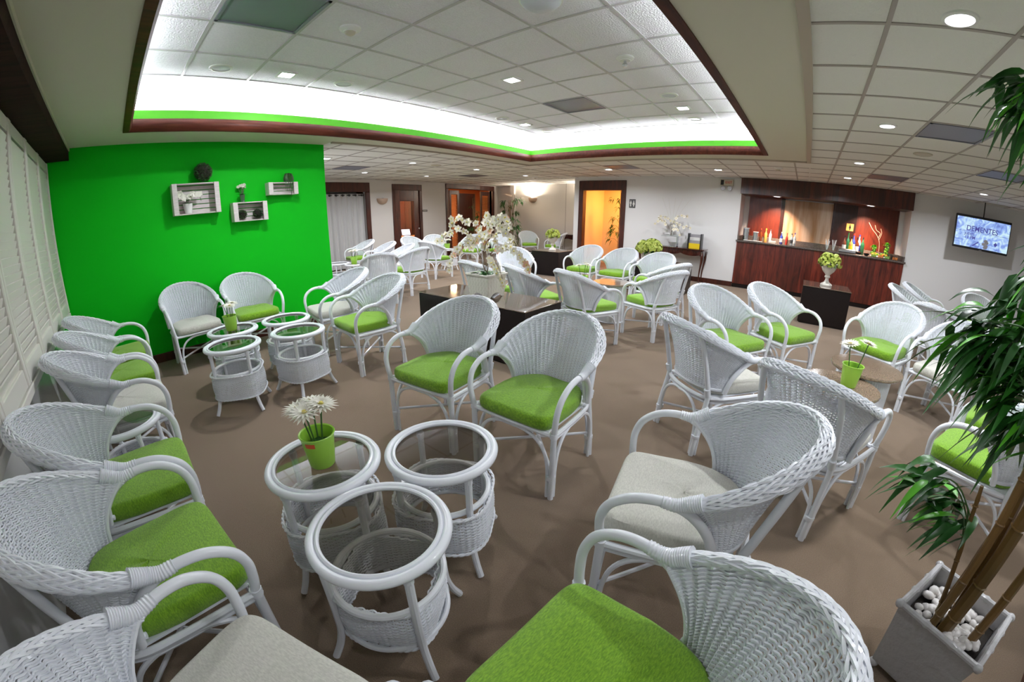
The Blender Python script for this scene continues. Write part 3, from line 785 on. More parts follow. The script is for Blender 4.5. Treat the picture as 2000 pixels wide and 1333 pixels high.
# ------------------------------------------------------------------ round wicker and glass table
def make_table(inset=0.0):
    t = empty('wicker_glass_table')
    m = MB(); C = [(math.cos(a), math.sin(a)) for a in [2 * PI * i / 64 for i in range(64)]]
    m.tube([(.221 * c, .221 * s_, .528) for c, s_ in C], .0165, 10, closed=True)
    m.tube([(.199 * c, .199 * s_, .536) for c, s_ in C], .0085, 8, closed=True)
    m.build('top_ring', M_WHITE, t)
    m = MB(); m.lathe([(0, .520), (.200, .520), (.2015, .524), (.200, .528), (0, .528)], n=64, caps=False)
    m.build('glass_top', M_GLASS, t, smooth=False)
    for k in range(4):
        a = k * PI / 2; c, s_ = math.cos(a), math.sin(a)
        P = [(.207, .515), (.207, .42), (.207, .33), (.210, .22), (.216, .14), (.238, .065), (.268, .006)]
        l = MB().tube(cr([(r * c, r * s_, z) for r, z in P], 4), .0145, 9).build('leg', M_WHITE, t)
        m = MB(); m.tube([(.207 * c, .207 * s_, .485 + .006 * i) for i in range(5)], [.0175 + .0012 * (i % 2) for i in range(5)], 9)
        m.build('binding', M_WHITE, l)
    def R(a, z):
        f = (z - .135) / .185
        return .206 - inset + .012 * math.sin(PI * min(1, max(0, f)) * .9 + .3) + .013 * math.cos(4 * a)
    m = MB(); NS = 52
    for k in range(NS):
        a = 2 * PI * k / NS; m.tube([(R(a, z) * math.cos(a), R(a, z) * math.sin(a), z) for z in (.135, .18, .23, .28, .322)], .0036, 5)
    for r in range(26):
        z = .138 + .183 * r / 25; pts = []
        for i in range(NS * 3):
            a = 2 * PI * i / (NS * 3); q = R(a, z) + .004 * math.cos(i / 3 * PI + r * PI)
            pts.append((q * math.cos(a), q * math.sin(a), z))
        m.tube(pts, .0038, 4, closed=True)
    for z0 in (.134, .326):
        for ph in (0, PI):
            pts = []
            for i in range(NS * 3):
                a = 2 * PI * i / (NS * 3); q = R(a, .2) + .003 + .003 * math.cos(i / 3 * PI + ph)
                pts.append((q * math.cos(a), q * math.sin(a), z0 + .003 * math.sin(i / 3 * PI + ph)))
            m.tube(pts, .005, 5, closed=True)
    m.build('basket', M_WEAVE, t)
    m = MB()
    m.tube([(.192 * c, .192 * s_, .333) for c, s_ in C], .0125, 9, closed=True); m.tube([(.192 * c, .192 * s_, .145) for c, s_ in C], .010, 8, closed=True)
    m.build('basket_hoop', M_WHITE, t)
    return t
tabf = make_table(.030); tab0 = make_table(); tu = [False, False]
TG = 'round wicker tables with glass tops'
for x, y, d, lab in (
 (-.912, .458, -13, 'round glass topped wicker table, nearest of the front three'),
 (-1.392, .508, 15, 'round glass topped wicker table under the potted gerberas, left of the front three'),
 (-1.109, .905, -13, 'round glass topped wicker table, right of the front three below the centre chairs'),
 (-3.462, .685, 17, 'round glass topped wicker table, front left of the four by the green wall'),
 (-3.395, 1.239, 60, 'round glass topped wicker table, front right of the four by the green wall'),
 (-3.962, .815, 30, 'round wicker glass table with a lime pot, back left of four by the green wall'),
 (-3.917, 1.328, 40, 'round glass topped wicker table, back right of the four by the green wall'),
 (-2.505, -.20, 20, 'round glass topped wicker table between two armchairs by the shutters'),
 (-7.25, 4.02, 10, 'round wicker table with a lime pot in front of the grey curtain'),
 (-7.72, 3.86, 50, 'round wicker table half hidden behind the end of the green wall'),
 (-7.95, 7.15, 15, 'round wicker table with a lime pot in front of the louvered entrance')):
    if not tu[1]: o = tabf; tu[1] = True
    else: o = tab0 if not tu[0] else clone(tab0); tu[0] = True
    o.location = (x, y, 0); o.rotation_euler.z = math.radians(d); tag(o, lab, 'table', TG)
    if 'by the shutters' in lab: o.scale = (.9, .9, 1)

# ------------------------------------------------------------------ reeded drum tables
def make_drum():
    t = empty('drum_table')
    m = MB(); n = 180; vs = []; fs = []
    for z in (0.006, .5):
        for k in range(n):
            a = 2 * PI * k / n; r = .195 + (.0035 if k % 3 else -.002); vs.append((r * math.cos(a), r * math.sin(a), z))
    for k in range(n): l = (k + 1) % n; fs.append((k, l, n + l, n + k))
    m.add(vs, fs); m.build('reeded_drum', M_WHITE, t, smooth=False)
    m = MB(); C = [(math.cos(2 * PI * i / 48), math.sin(2 * PI * i / 48)) for i in range(48)]
    m.tube([(.197 * c, .197 * s_, .012) for c, s_ in C], .010, 8, closed=True); m.build('base_hoop', M_WHITE, t)
    top = MB().lathe([(0, .5), (.262, .5), (.270, .506), (.272, .515), (.268, .524), (0, .525)], n=64, caps=False).build('granite_top', M_GRANITE, t)
    return t
dr0 = make_drum(); first = True
for x, y, sz, lab in ((.625, 3.36, 1.067, 'taller reeded drum table with tan granite top, nearer the lime chair'),
                      (.405, 2.92, 1.0, 'lower reeded drum table with tan granite top carrying the lime pot'),
                      (-2.33, 5.11, 1.067, 'taller reeded white drum table beside the left facing lime chair'),
                      (-2.56, 4.66, 1.0, 'lower reeded drum table reflecting orange, behind the coffee table chairs')):
    o = dr0 if first else clone(dr0); first = False
    o.location = (x, y, 0); o.scale = (1, 1, sz); tag(o, lab, 'table', 'reeded drum tables with granite tops')

# ------------------------------------------------------------------ dark veneered tables
def dark_table(x0, x1, y0, y1, h, label):
    t = empty('dark_coffee_table', ((x0 + x1) / 2, (y0 + y1) / 2, 0)); tag(t, label, 'table')
    a, b = (x1 - x0) / 2, (y1 - y0) / 2
    MB().bevbox(-a + .006, a - .006, -b + .006, b - .006, .02, h - .012, .006).build('body', M_DARKT, t, smooth=False)
    MB().box(-a + .03, a - .03, -b + .03, b - .03, 0, .02).build('plinth', M_BLACK, t, smooth=False)
    m = MB(); m.bevbox(-a, a, -b, b, h - .012, h, .003); m.build('top', M_DARKTOP, t, smooth=False)
    return t
dark_table(-3.70, -2.13, 2.82, 3.46, .585, 'long dark coffee table with a glossy top under the orchid planter')
dark_table(.09, .85, 7.2, 7.95, .61, 'square dark box table in front of the bar carrying a white urn')
dark_table(-5.85, -5.05, 7.95, 8.7, .585, 'dark table in front of the alcove carrying the far white urn')
dark_table(-3.35, -2.03, 7.62, 8.3, .585, 'dark low table behind the row of three chairs, holding a white bowl')

# console tables with cabriole legs
def console(x, y, rz, label, L=1.62, D=.42):
    t = empty('console_table', (x, y, 0), rz); tag(t, label, 'table')
    m = MB(); m.bevbox(-L / 2, L / 2, -D / 2, D / 2, .775, .80, .010); m.build('table_top', M_CONSOLE, t, smooth=False)
    m = MB(); n = 24
    for s_ in (-1, 1):
        vs = []; fs = []
        for i in range(n + 1):
            x_ = -L / 2 + .06 + (L - .12) * i / n; z = .69 - .05 * abs(math.sin(3 * PI * i / n)) ** .7 - (.05 if i in (0, n) else 0)
            for yy in (s_ * (D / 2 - .03), s_ * (D / 2 - .05)): vs += [(x_, yy, z), (x_, yy, .775)]
        for i in range(n):
            a = i * 4; b = a + 4; fs += [(a, b, b + 1, a + 1), (a + 2, a + 3, b + 3, b + 2), (a, a + 2, b + 2, b), (a + 1, b + 1, b + 3, a + 3)]
        m.add(vs, fs)
    for s_ in (-1, 1): m.box(s_ * (L / 2 - .05) - .01, s_ * (L / 2 - .05) + .01, -D / 2 + .04, D / 2 - .04, .64, .775)
    m.build('apron', M_CONSOLE, t, smooth=False)
    for sx in (-1, 1):
        for sy in (-1, 1):
            P = [(0, .76, .030), (.018, .66, .034), (.022, .56, .030), (.006, .42, .021), (-.012, .26, .016), (-.012, .12, .013), (.004, .045, .015), (.022, .018, .020)]
            bx, by = sx * (L / 2 - .07), sy * (D / 2 - .06)
            pts = cr([(bx + sx * o, by + sy * o, z) for o, z, r in P], 4)
            rr = []
            for i in range(len(pts)):
                f = i / 4; k = min(int(f), len(P) - 2); q = f - k; rr.append(P[k][2] * (1 - q) + P[min(k + 1, len(P) - 1)][2] * q)
            MB().tube(pts, rr, 10).build('leg', M_CONSOLE, t)
    return t
console(-2.90, 9.70, 0, 'dark console table with curved legs against the white wall')
console(-6.75, 11.62, 0, 'dark console table with curved legs in the alcove', L=1.3, D=.38)

# ------------------------------------------------------------------ ceiling fittings
def sq_light(x, y, z, label, P, lit=M_LAMPB):
    t = empty('square_downlight', (x, y, z)); tag(t, label, 'ceiling light', 'ceiling lights')
    m = MB(); a, b = .085, .062
    for x0, x1, y0, y1 in ((-a, a, -a, -b), (-a, a, b, a), (-a, -b, -b, b), (b, a, -b, b)): m.box(x0, x1, y0, y1, -.014, .0)
    m.build('frame', M_PLAST, t, smooth=False)
    MB().box(-b, b, -b, b, -.008, -.002).build('diffuser', lit, t, smooth=False)
    l = area('downlight_lamp', (x, y, z - .03), .11, P, COOL, shape='SQUARE', spread=165)
def rd_light(x, y, z, label, P, lit=True, r=.085):
    t = empty('round_downlight', (x, y, z)); tag(t, label, 'ceiling light', 'ceiling lights')
    MB().lathe([(r * .78, -.004), (r * .80, -.012), (r, -.008), (r * 1.05, 0.0)], n=32, caps=False).build('frame', M_PLAST, t)
    MB().lathe([(0, -.006), (r * .5, -.007), (r * .79, -.005)], n=32, caps=False).build('diffuser', M_LAMPM if lit else M_LAMPO, t)
    if lit: area('downlight_lamp', (x, y, z - .03), .13, P, COOL, spread=160)
PB, PM = 30, 24
for x, y, lab in ((-3.95, 1.53, 'bright square downlight on the raised ceiling, nearest the green wall'), (-2.73, 3.35, 'bright square downlight in the middle of the raised ceiling'),
                  (-3.95, 5.17, 'bright square downlight on the raised ceiling, above the far corner'), (-1.53, 5.20, 'bright square downlight on the raised ceiling, right corner towards the bar')):
    sq_light(x, y, HR, lab, PB)
for x, y, lab in ((-6.72, 3.26, 'bright square downlight just past the end of the green wall'), (-4.08, 8.40, 'bright square downlight in front of the orange doorway'),
                  (-1.73, 8.48, 'bright square downlight in front of the exit lamp box')): sq_light(x, y, HC, lab, PB)
for x, y, lab in ((-6.63, 5.06, 'lit round downlight between the green wall end and the cove corner'), (-8.63, 5.16, 'lit round downlight above the grey curtain'),
                  (-8.75, 7.12, 'lit round downlight above the glazed door'), (-6.71, 6.95, 'lit round downlight under the far corner of the cove'),
                  (-6.77, 8.89, 'lit round downlight before the alcove'), (.65, 6.74, 'lit round downlight before the bar, nearer of the two in line'),
                  (.65, 8.60, 'lit round downlight closest to the bar front'), (.65, 4.38, 'large lit round downlight on the right-hand ceiling, left of the grey vent'),
                  (1.25, 3.19, 'largest lit round downlight, behind the top bamboo leaves'), (2.97, 8.34, 'lit round downlight above the television')): rd_light(x, y, HC, lab, PM * (.7 if x > .6 and y < 6 else 1))
for x, y in ((.65, 2.16), (.65, .33), (2.47, 2.16), (4.3, 3.2), (2.47, .33)): rd_light(x, y, HC, 'added round downlight outside the picture to the right', PM * (.2 if y < 1 else .75))  # unseen downlights added to light the foreground
for x, y, lab in ((-3.97, .93, 'unlit white disc on the raised ceiling, left of the first bright square'), (-3.97, 2.15, 'unlit white disc on the raised ceiling, right of the first bright square'),
                  (-3.97, 4.65, 'unlit white disc on the raised ceiling, left of the far bright square'), (-3.97, 5.82, 'unlit white disc on the raised ceiling, in the far corner'),
                  (-1.53, 4.63, 'unlit white disc on the raised ceiling, before the right bright square'), (-1.53, 5.82, 'unlit white disc on the raised ceiling, beyond the right bright square')):
    rd_light(x, y, HR, lab, 0, lit=False, r=.10)
t = empty('dome_lamp', (-1.54, 2.17, HR)); tag(t, 'white dome fitting at the top edge of the photo on the raised ceiling', 'ceiling light')
MB().lathe([(.13, 0), (.13, -.015), (.11, -.04), (.07, -.062), (0, -.07)], n=32).build('dome', M_LAMPO, t)
MB().lathe([(.14, 0), (.14, -.012), (.128, -.016)], n=32, caps=False).build('base_ring', M_PLAST, t)
def grille(x, y, z, lab, sw=.61, sd=.61):
    t = empty('ceiling_vent', (x, y, z)); tag(t, lab, 'vent')
    a, b = sw / 2 - .014, sd / 2 - .014
    m = MB(); m.box(-a, a, -b, b, -.006, -.002); m.build('panel', M_VENT, t, smooth=False)
    m = MB()
    for x0, x1, y0, y1 in ((-a, a, -b, -b + .022), (-a, a, b - .022, b), (-a, -a + .022, -b, b), (a - .022, a, -b, b)): m.box(x0, x1, y0, y1, -.012, -.006)
    m.build('frame', M_VENT, t, smooth=False)
T_ = TILE
grille(OX - T_ * 1.5, OY - T_ * 2.5, HR, 'large grey vent panel at the top left of the raised ceiling')
grille(OX - T_ * 1.5, OY + T_ * 3.5, HR, 'grey vent panel on the far right half of the raised ceiling')
def cell(x, y): return (OX2 + T_ * (math.floor((x - OX2) / T_) + .5), OY2 + T_ * (math.floor((y - OY2) / T_) + .5))
for x, y, lab in ((-7.9, 4.38, 'grey ceiling vent past the end of the green wall'), (-8.02, 8.29, 'grey diffuser vent above the louvered entrance'),
                  (-3.4, 7.97, 'grey ceiling vent near the orange doorway'), (1.24, 4.40, 'large grey ceiling vent right of the big downlight'),
                  (1.24, 7.83, 'grey ceiling vent just before the bar'), (2.4, 6.06, 'bluish grey ceiling vent behind the upper bamboo leaves')):
    cx, cy = cell(x, y); grille(cx, cy, HC, lab)
def detector(x, y, z, lab, bulb=False):
    t = empty('smoke_detector', (x, y, z)); tag(t, lab, 'detector')
    MB().lathe([(.078, 0), (.078, -.012), (.066, -.022), (.050, -.026), (.046, -.032), (0, -.034)], n=28).build('base', M_PLAST, t)
    if bulb: MB().lathe([(.012, -.03), (.012, -.05), (.022, -.060), (.024, -.07), (.014, -.084), (0, -.086)], n=16).build('sensor_bulb', M_STEEL, t)
    else: MB().lathe([(.040, -.032), (.036, -.045), (.022, -.054), (0, -.056)], n=18).build('sensor_cage', M_BEIGEP, t)
detector(-2.75, 1.54, HR, 'white smoke detector on the raised ceiling beside the large vent')
detector(-1.51, 3.38, HR, 'white detector with a hanging bulb sensor on the raised ceiling', True)
detector(-.56, 7.93, HC, 'small white smoke detector on the low ceiling before the bar')
detector(-8.95, 8.54, HC, 'tiny sprinkler detector above the louvered entrance')
detector(-6.81, 9.4, HC, 'tiny white detector before the alcove')
for x, y, lab in ((-6.7, 5.72, 'round beige speaker grille under the cove corner'), (-8.01, 5.76, 'faint round speaker grille above the seats by the curtain'), (1.25, 5.59, 'round beige speaker grille on the right-hand ceiling')):
    t = empty('ceiling_speaker', (x, y, HC)); tag(t, lab, 'speaker')
    MB().lathe([(.11, 0), (.11, -.008), (.092, -.012)], n=32, caps=False).build('rim', M_BEIGEP, t)
    MB().lathe([(.092, -.010), (.03, -.014), (0, -.014)], n=32, caps=False).build('grille', M_BEIGEP, t)
# cove tubes
cx0, cx1, cy0, cy1 = RX0 - .19, RX1 + .19, RY0 - .19, RY1 + .19
def tubes(a, b, fixed, alongx, lab, P):
    L = b - a; n = max(1, round(L / 1.25)); l = L / n
    for i in range(n):
        c = a + l * (i + .5); h = l / 2 - .06
        pts = [(-h, 0, 0), (h, 0, 0)] if alongx else [(0, -h, 0), (0, h, 0)]
        t = empty('cove_tube_lamp', (c, fixed, 2.612) if alongx else (fixed, c, 2.612)); tag(t, lab, 'lamp', 'tube lamps hidden in the ceiling cove')
        MB().tube(pts, .013, 8).build('tube', M_TUBE, t)
        m = MB()
        if alongx: m.box(-h - .02, h + .02, -.02, .02, -.029, -.014)
        else: m.box(-.02, .02, -h - .02, h + .02, -.029, -.014)
        m.build('batten', M_PLAST, t, smooth=False)
        area('cove_light', (t.location.x, t.location.y, 2.632), 2 * h, P * 2 * h, COOL, rot=(PI, 0, 0 if alongx else PI / 2), shape='RECTANGLE', size_y=.05)
PC = 34
tubes(cy0, cy1, cx0, False, 'tube lamp in the cove trough above the green wall side', PC)
tubes(cx0, cx1, cy1, True, 'tube lamp in the cove trough towards the bar', PC)
tubes(cy0, cy1, cx1, False, 'tube lamp in the cove trough on the right side', PC * .3)
tubes(cx0, cx1, cy0, True, 'tube lamp in the cove trough on the shutter side', PC * .22)

# ------------------------------------------------------------------ wall fittings
def sconce(x, y, z, rz, lab, lit):
    t = empty('wall_sconce', (x, y, z), rz); tag(t, lab, 'wall lamp')
    m = MB(); vs = []; fs = []; n = 16; K = 8     # half bowl, opening upwards, against the wall plane y=0, bulging to -y
    for i in range(K + 1):
        f = i / K; r = .185 * math.sin(f * PI / 2) ** .8; zz = -.17 * math.cos(f * PI / 2)
        for k in range(n + 1):
            a = PI * k / n; vs.append((r * math.cos(a), -r * .75 * math.sin(a), zz))
    for i in range(K):
        for k in range(n): a = i * (n + 1) + k; fs.append((a, a + 1, a + n + 2, a + n + 1))
    m.add(vs, fs); m.build('bowl', M_SCONCE, t)
    m = MB(); m.ball((0, -.06, -.02), .04); m.build('bulb', M_SCGLOW if lit else M_LAMPO, t)
    return t
sconce(LX, 6.74, 1.95, PI / 2, 'unlit tan half bowl sconce between the curtain and the glazed door', False)
sconce(-8.70, FY, 2.02, 0, 'lit half bowl sconce glowing on the alcove wall', True)
sconce(-6.28, FY, 2.02, 0, 'second lit sconce at the alcove, hidden by the corner of the bar wall', True)
def plate(name, lab, cat, x, y, z, w, h, mt, rz=0):
    t = empty(name, (x, y, z), rz); tag(t, lab, cat)
    MB().bevbox(-w / 2, w / 2, -.012, 0, -h / 2, h / 2, .002).build('plate', mt, t, smooth=False); return t
t = plate('room_sign', 'small dark name plate on the wall right of the glazed door', 'sign', LX, 8.33, 1.57, .20, .06, M_SIGNG, PI / 2)
MB().box(-.07, .07, -.014, -.012, -.006, .006).build('lettering', M_BEIGEP, t, smooth=False)
def figure(m, cx, y, cz, s_, skirt):
    m.lathe([(0, .5), (.09, .47), (.10, .42), (.07, .36), (0, .33)], n=12)
def pictogram(parent, cx, s_, skirt, mt):
    m = MB(); y0, y1 = -.016, -.012
    def poly(pts):
        n = len(pts); vs = [(cx + x * s_, y, z * s_) for y in (y0, y1) for x, z in pts]
        m.add(vs, [tuple(range(n)), tuple(range(n, 2 * n))[::-1]] + [(i, (i + 1) % n, n + (i + 1) % n, n + i) for i in range(n)])
    poly([(.085 * math.cos(a), .40 + .085 * math.sin(a)) for a in [k * PI / 6 for k in range(12)]])
    if skirt: poly([(-.09, .28), (.09, .28), (.22, -.18), (.08, -.18), (.08, -.5), (-.08, -.5), (-.08, -.18), (-.22, -.18)])
    else: poly([(-.15, .28), (.15, .28), (.17, -.05), (.09, -.05), (.09, -.5), (-.09, -.5), (-.09, -.05), (-.17, -.05)])
    return m.build('pictogram', mt, parent, smooth=False)
t = plate('restroom_sign', 'dark grey restroom sign with man and woman pictograms beside the orange doorway', 'sign', -4.12, BY, 1.79, .17, .22, M_SIGNG)
pictogram(t, -.040, .15, False, M_SIGNW); pictogram(t, .040, .15, True, M_SIGNW)
# exit box with twin emergency lamps
def text(body, name, size, loc, mt, parent, ext=.001, align='CENTER', rot=(PI / 2, 0, 0)):
    c = bpy.data.curves.new(name, 'FONT'); c.body = body; c.size = size; c.extrude = ext; c.offset = size * .015; c.align_x = align; c.align_y = 'CENTER'
    c.materials.append(mt); tmp = bpy.data.objects.new(name + '_curve', c); col.objects.link(tmp)
    bpy.context.view_layer.update()
    me = bpy.data.meshes.new_from_object(tmp.evaluated_get(bpy.context.evaluated_depsgraph_get())); bpy.data.objects.remove(tmp)
    o = bpy.data.objects.new(name, me); col.objects.link(o); o.location = loc; o.rotation_euler = rot; o.parent = parent; return o
t = empty('exit_sign_box', (-1.80, BY, 2.36)); tag(t, 'white exit box with two round emergency lamps beside the bar', 'exit sign')
MB().bevbox(-.15, .15, -.07, 0, -.07, .07, .006).build('housing', M_BEIGEP, t, smooth=False)
MB().box(-.135, -.065, -.074, -.07, -.055, .055).build('pictogram_panel', M_BLACK, t, smooth=False)
text('EXIT', 'lettering', .075, (.045, -.0715, 0), M_RED, t)
for s_ in (-1, 1):
    l = MB().lathe([(.0, 0), (.04, 0), (.052, .03), (.050, .05)], n=20).build('lamp_head', M_STEEL, t)
    l.location = (s_ * .075, -.03, -.125); l.rotation_euler = (PI / 2, 0, 0)
    MB().lathe([(0, .0501), (.046, .050)], n=20, caps=False).build('lens', M_LAMPO, l)
    MB().tube([(s_ * .04, -.03, -.07), (s_ * .075, -.03, -.10)], .008, 6).build('bracket', M_PLAST, t)

# television on a ceiling rod
t = empty('television', (3.49, 9.60, 1.885), math.radians(2)); tag(t, 'flat television showing a blue programme title, hanging by the right wall', 'television')
MB().bevbox(-.575, .575, -.03, .02, -.315, .315, .008).build('bezel', M_BLACK, t, smooth=False)
ms = bpy.data.materials.new('tv_picture'); ms.use_nodes = True; nt = ms.node_tree; b = nt.nodes['Principled BSDF']; b.inputs['Base Color'].default_value = (0, 0, 0, 1)
tc = nt.nodes.new('ShaderNodeTexCoord'); nz = nt.nodes.new('ShaderNodeTexNoise'); nz.inputs['Scale'].default_value = 7; nz.inputs['Detail'].default_value = 6; nz.inputs['Distortion'].default_value = 1.5
rp = nt.nodes.new('ShaderNodeValToRGB'); e = rp.color_ramp.elements
e[0].position = .32; e[0].color = (.16, .24, .62, 1); e[1].position = .60; e[1].color = (.62, .85, .95, 1)
q = e.new(.46); q.color = (.30, .45, .90, 1)
nt.links.new(tc.outputs['Object'], nz.inputs['Vector']); nt.links.new(nz.outputs['Fac'], rp.inputs['Fac']); nt.links.new(rp.outputs['Color'], b.inputs['Emission Color']); b.inputs['Emission Strength'].default_value = .85
MB().box(-.553, .553, -.034, -.030, -.275, .270).build('screen', ms, t, smooth=False)
text('DEMENTES', 'title_lettering', .135, (-.02, -.035, .07), M_NAVY, t)
text('JUEVES', 'day_lettering', .065, (-.27, -.035, -.035), M_NAVY, t); text('11 PM', 'time_lettering', .085, (-.25, -.035, -.10), M_NAVY, t)
m = MB(); m.box(-.553, .553, -.0355, -.0345, .012, .017); m.obox((-.12, -.035, -.20), (.8, 0, .6), (0, 1, 0), (-.6, 0, .8), .07, .0008, .010); m.obox((.29, -.035, -.15), (.7, 0, .7), (0, 1, 0), (-.7, 0, .7), .03, .0008, .03)
m.lathe([(0, 0), (.001, 0)], n=4); m.build('picture_marks', M_NAVY, t, smooth=False)
m = MB()
for k in range(5): m.ball((.08 + .03 * math.sin(k * 2.3), -.035, -.12 - .03 * k), .045, .001, .03, 8, 5)
m.build('picture_figure', M_GREYP, t)
MB().tube([(0, .05, .1), (0, .05, HC - 1.885)], .012, 8).build('ceiling_rod', M_BLACK, t)
MB().box(-.1, .1, .02, .06, -.1, .15).build('bracket', M_BLACK, t, smooth=False)
MB().bevbox(-.03, .03, -.034, -.03, -.312, -.302, .001).build('maker_badge', M_STEEL, t, smooth=False)

# ------------------------------------------------------------------ bar
t = empty('bar_counter', (0, 0, 0)); tag(t, 'mahogany boarded bar counter with a grey granite top', 'bar')
MB().bevbox(NX0 + .004, NX1 - .004, BY - .02, BY + .04, .09, 1.055, .004).build('front_boards', M_BARW, t, smooth=False)
MB().box(NX0 + .01, NX1 - .01, BY - .005, BY + .04, 0, .09).build('plinth', M_DARKT, t, smooth=False)
m = MB(); m.bevbox(NX0 - .02, NX1 + .02, BY - .06, BY - .002, 1.055, 1.092, .006); m.bevbox(NX0 + .004, NX1 - .004, BY - .004, NY - .13, 1.055, 1.092, .006); m.build('counter_top', M_COUNTER, t, smooth=False)
m = MB(); m.bevbox(NX0 + .006, NX1 - .006, NY - .13, NY - .006, 1.05, 1.195, .006); m.bevbox(NX0 + .005, NX0 + .04, BY - .03, NY - .13, 1.092, 1.195, .004); m.bevbox(NX1 - .04, NX1 - .005, BY - .03, NY - .13, 1.092, 1.195, .004)
m.build('upstand', M_COUNTER, t, smooth=False)
t = empty('bar_hood', (0, 0, 0)); tag(t, 'boarded mahogany hood above the bar', 'bar hood')
MB().bevbox(NX0 - .01, NX1 + .01, BY - .10, BY + .1, 2.125, HC - .006, .004).build('hood_boards', M_BARB2 if False else wood('hood_boards_wood', (0.035, 0.008, 0.005), (0.10, 0.022, 0.012), rough=.3, board=.118), t, smooth=False)
t = empty('bar_back_panelling', (0, 0, 0)); tag(t, 'red brown wooden back panelling of the bar', 'panelling')
MB().box(NX0 + .12, -.604, NY - .024, NY - .004, 1.20, 2.125).build('left_panel', M_BARB, t, smooth=False)
MB().box(.604, 1.10, NY - .024, NY - .004, 1.20, 2.125).build('middle_panel', M_BARBD, t, smooth=False)
MB().box(1.10, NX1 - .12, NY - .024, NY - .004, 1.20, 2.125).build('right_panel', M_BARB, t, smooth=False)
t = empty('sliding_door', (0, 0, 0)); tag(t, 'amber lit frosted sliding door in the middle of the bar back', 'door')
MB().box(-.52, .58, NY - .028, NY - .012, 1.195, 2.10).build('frosted_panel', M_FROST, t, smooth=False)
m = MB(); m.box(-.60, -.52, NY - .04, NY, 1.195, 2.125); m.box(.56, .60, NY - .04, NY, 1.195, 2.125); m.build('frame', M_BARBD, t, smooth=False)
t = plate('restroom_plaque', 'orange lit plaque with a woman pictogram on the dark bar panel', 'sign', .97, NY - .021, 1.64, .16, .16, M_SIGNO)
pictogram(t, 0, .13, True, M_BLACK)
for x, lab in ((-.68, 'flat round downlight under the bar hood, left one'), (1.28, 'flat round downlight under the bar hood, right one')):
    t = empty('hood_downlight', (x, BY + .02, 2.125)); tag(t, lab, 'ceiling light', 'lights under the bar hood')
    MB().lathe([(.075, -.003), (.078, -.010), (.095, -.006), (.098, 0)], n=28, caps=False).build('frame', M_PLAST, t)
    MB().lathe([(0, -.005), (.076, -.005)], n=28, caps=False).build('diffuser', M_LAMPM, t)
for x in (-.68, 1.28): area('hood_lamp', (x, BY + .02, 2.105), .10, 24, (1, .70, .52), rot=(math.radians(30), 0, 0), spread=85)
# things on the bar
def bottle(x, y, z, h, r, mt, lab, cap=M_BLACK, lc=None, grp='bottles on the bar'):
    t = empty('bottle', (x, y, z)); tag(t, lab, 'bottle', grp)
    MB().lathe([(r * .9, 0), (r, .01), (r, h * .55), (r * .85, h * .64), (r * .33, h * .74), (r * .30, h * .93), (0, h * .93)], n=16).build('body', mt, t)
    MB().lathe([(r * .36, h * .90), (r * .36, h), (0, h)], n=12).build('cap', cap, t)
    if lc: MB().lathe([(r * 1.02, h * .16), (r * 1.02, h * .46)], n=16, caps=False).build('paper_label', lc, t)
M_BR = mat('amber_bottle', (.14, .035, .01), rough=.08, coat=.5); M_BC = mat('pale_bottle', (.45, .50, .52), rough=.08, coat=.5)
M_BB = mat('blue_bottle', (.03, .05, .28), rough=.1, coat=.5); M_BG = mat('green_bottle', (.02, .12, .05), rough=.1, coat=.5); M_BY = mat('golden_bottle', (.62, .33, .08), rough=.08, coat=.5)
M_BRR = mat('red_bottle', (.35, .03, .02), rough=.1, coat=.5)
CZ = 1.093
for x, y, r, h, lab in ((-1.29, 10.12, .072, .27, 'taller brushed steel canister at the left end of the bar'), (-1.07, 10.10, .058, .20, 'shorter brushed steel canister on the bar')):
    t = empty('steel_canister', (x, y, CZ)); tag(t, lab, 'canister')
    MB().lathe([(r, 0), (r, h), (0, h)], n=24).build('body', M_STEEL, t); MB().lathe([(r * 1.04, h), (r * 1.04, h + .018), (0, h + .02)], n=24).build('lid', M_PLAST, t)
for x, y, h, r, mt, cp, lc, lab in (
 (-.98, 10.36, .30, .033, M_BR, M_RED, None, 'slim brown bottle with a reddish cap behind the canisters'), (-.86, 10.30, .31, .036, M_BY, M_YELLOW, None, 'golden bottle with a yellow cap on the bar'),
 (-.76, 10.32, .30, .034, M_BC, M_STEEL, None, 'clear slim bottle beside the golden one'), (-.50, 10.22, .27, .036, M_BB, M_SIGNW, M_PLAST, 'dark blue bottle with a pale label on the bar'),
 (-.38, 10.24, .26, .030, M_BRR, M_RED, None, 'small red bottle between the blue and the clear ones'), (-.27, 10.12, .26, .036, M_BC, M_STEEL, M_SIGNG, 'clear bottle at the right of the left-hand group'),
 (-.21, 10.26, .28, .034, M_BC, M_NAVY, M_PLAST, 'clear bottle with a dark cap, furthest right of its group')): bottle(x, y, CZ, h, r, mt, lab, cp, lc)
k = 0
for x, y, h, mt, cp, lc, lab in ((.86, 10.16, .30, M_BR, M_BLACK, M_SIGNW, 'brown bottle at the left of the crowded bottle cluster'), (.94, 10.30, .36, M_BG, M_BG, None, 'tall green bottle at the back of the bottle cluster'),
 (1.00, 10.14, .29, M_BY, M_BLACK, M_YELLOW, 'bottle with a yellow label at the front of the cluster'), (1.06, 10.30, .36, M_BB, M_RED, M_PLAST, 'tall blue bottle with a red cap in the cluster'),
 (1.13, 10.15, .30, M_BR, M_BLACK, M_PLAST, 'brown bottle with a white label in the cluster'), (1.18, 10.30, .35, M_BC, M_BB, M_BB, 'clear bottle with a blue label in the cluster'), (1.25, 10.20, .31, M_BG, M_BLACK, None, 'dark green bottle at the right of the cluster')):
    bottle(x, y, CZ, h * 1.18, .043, mt, lab, cp, lc)
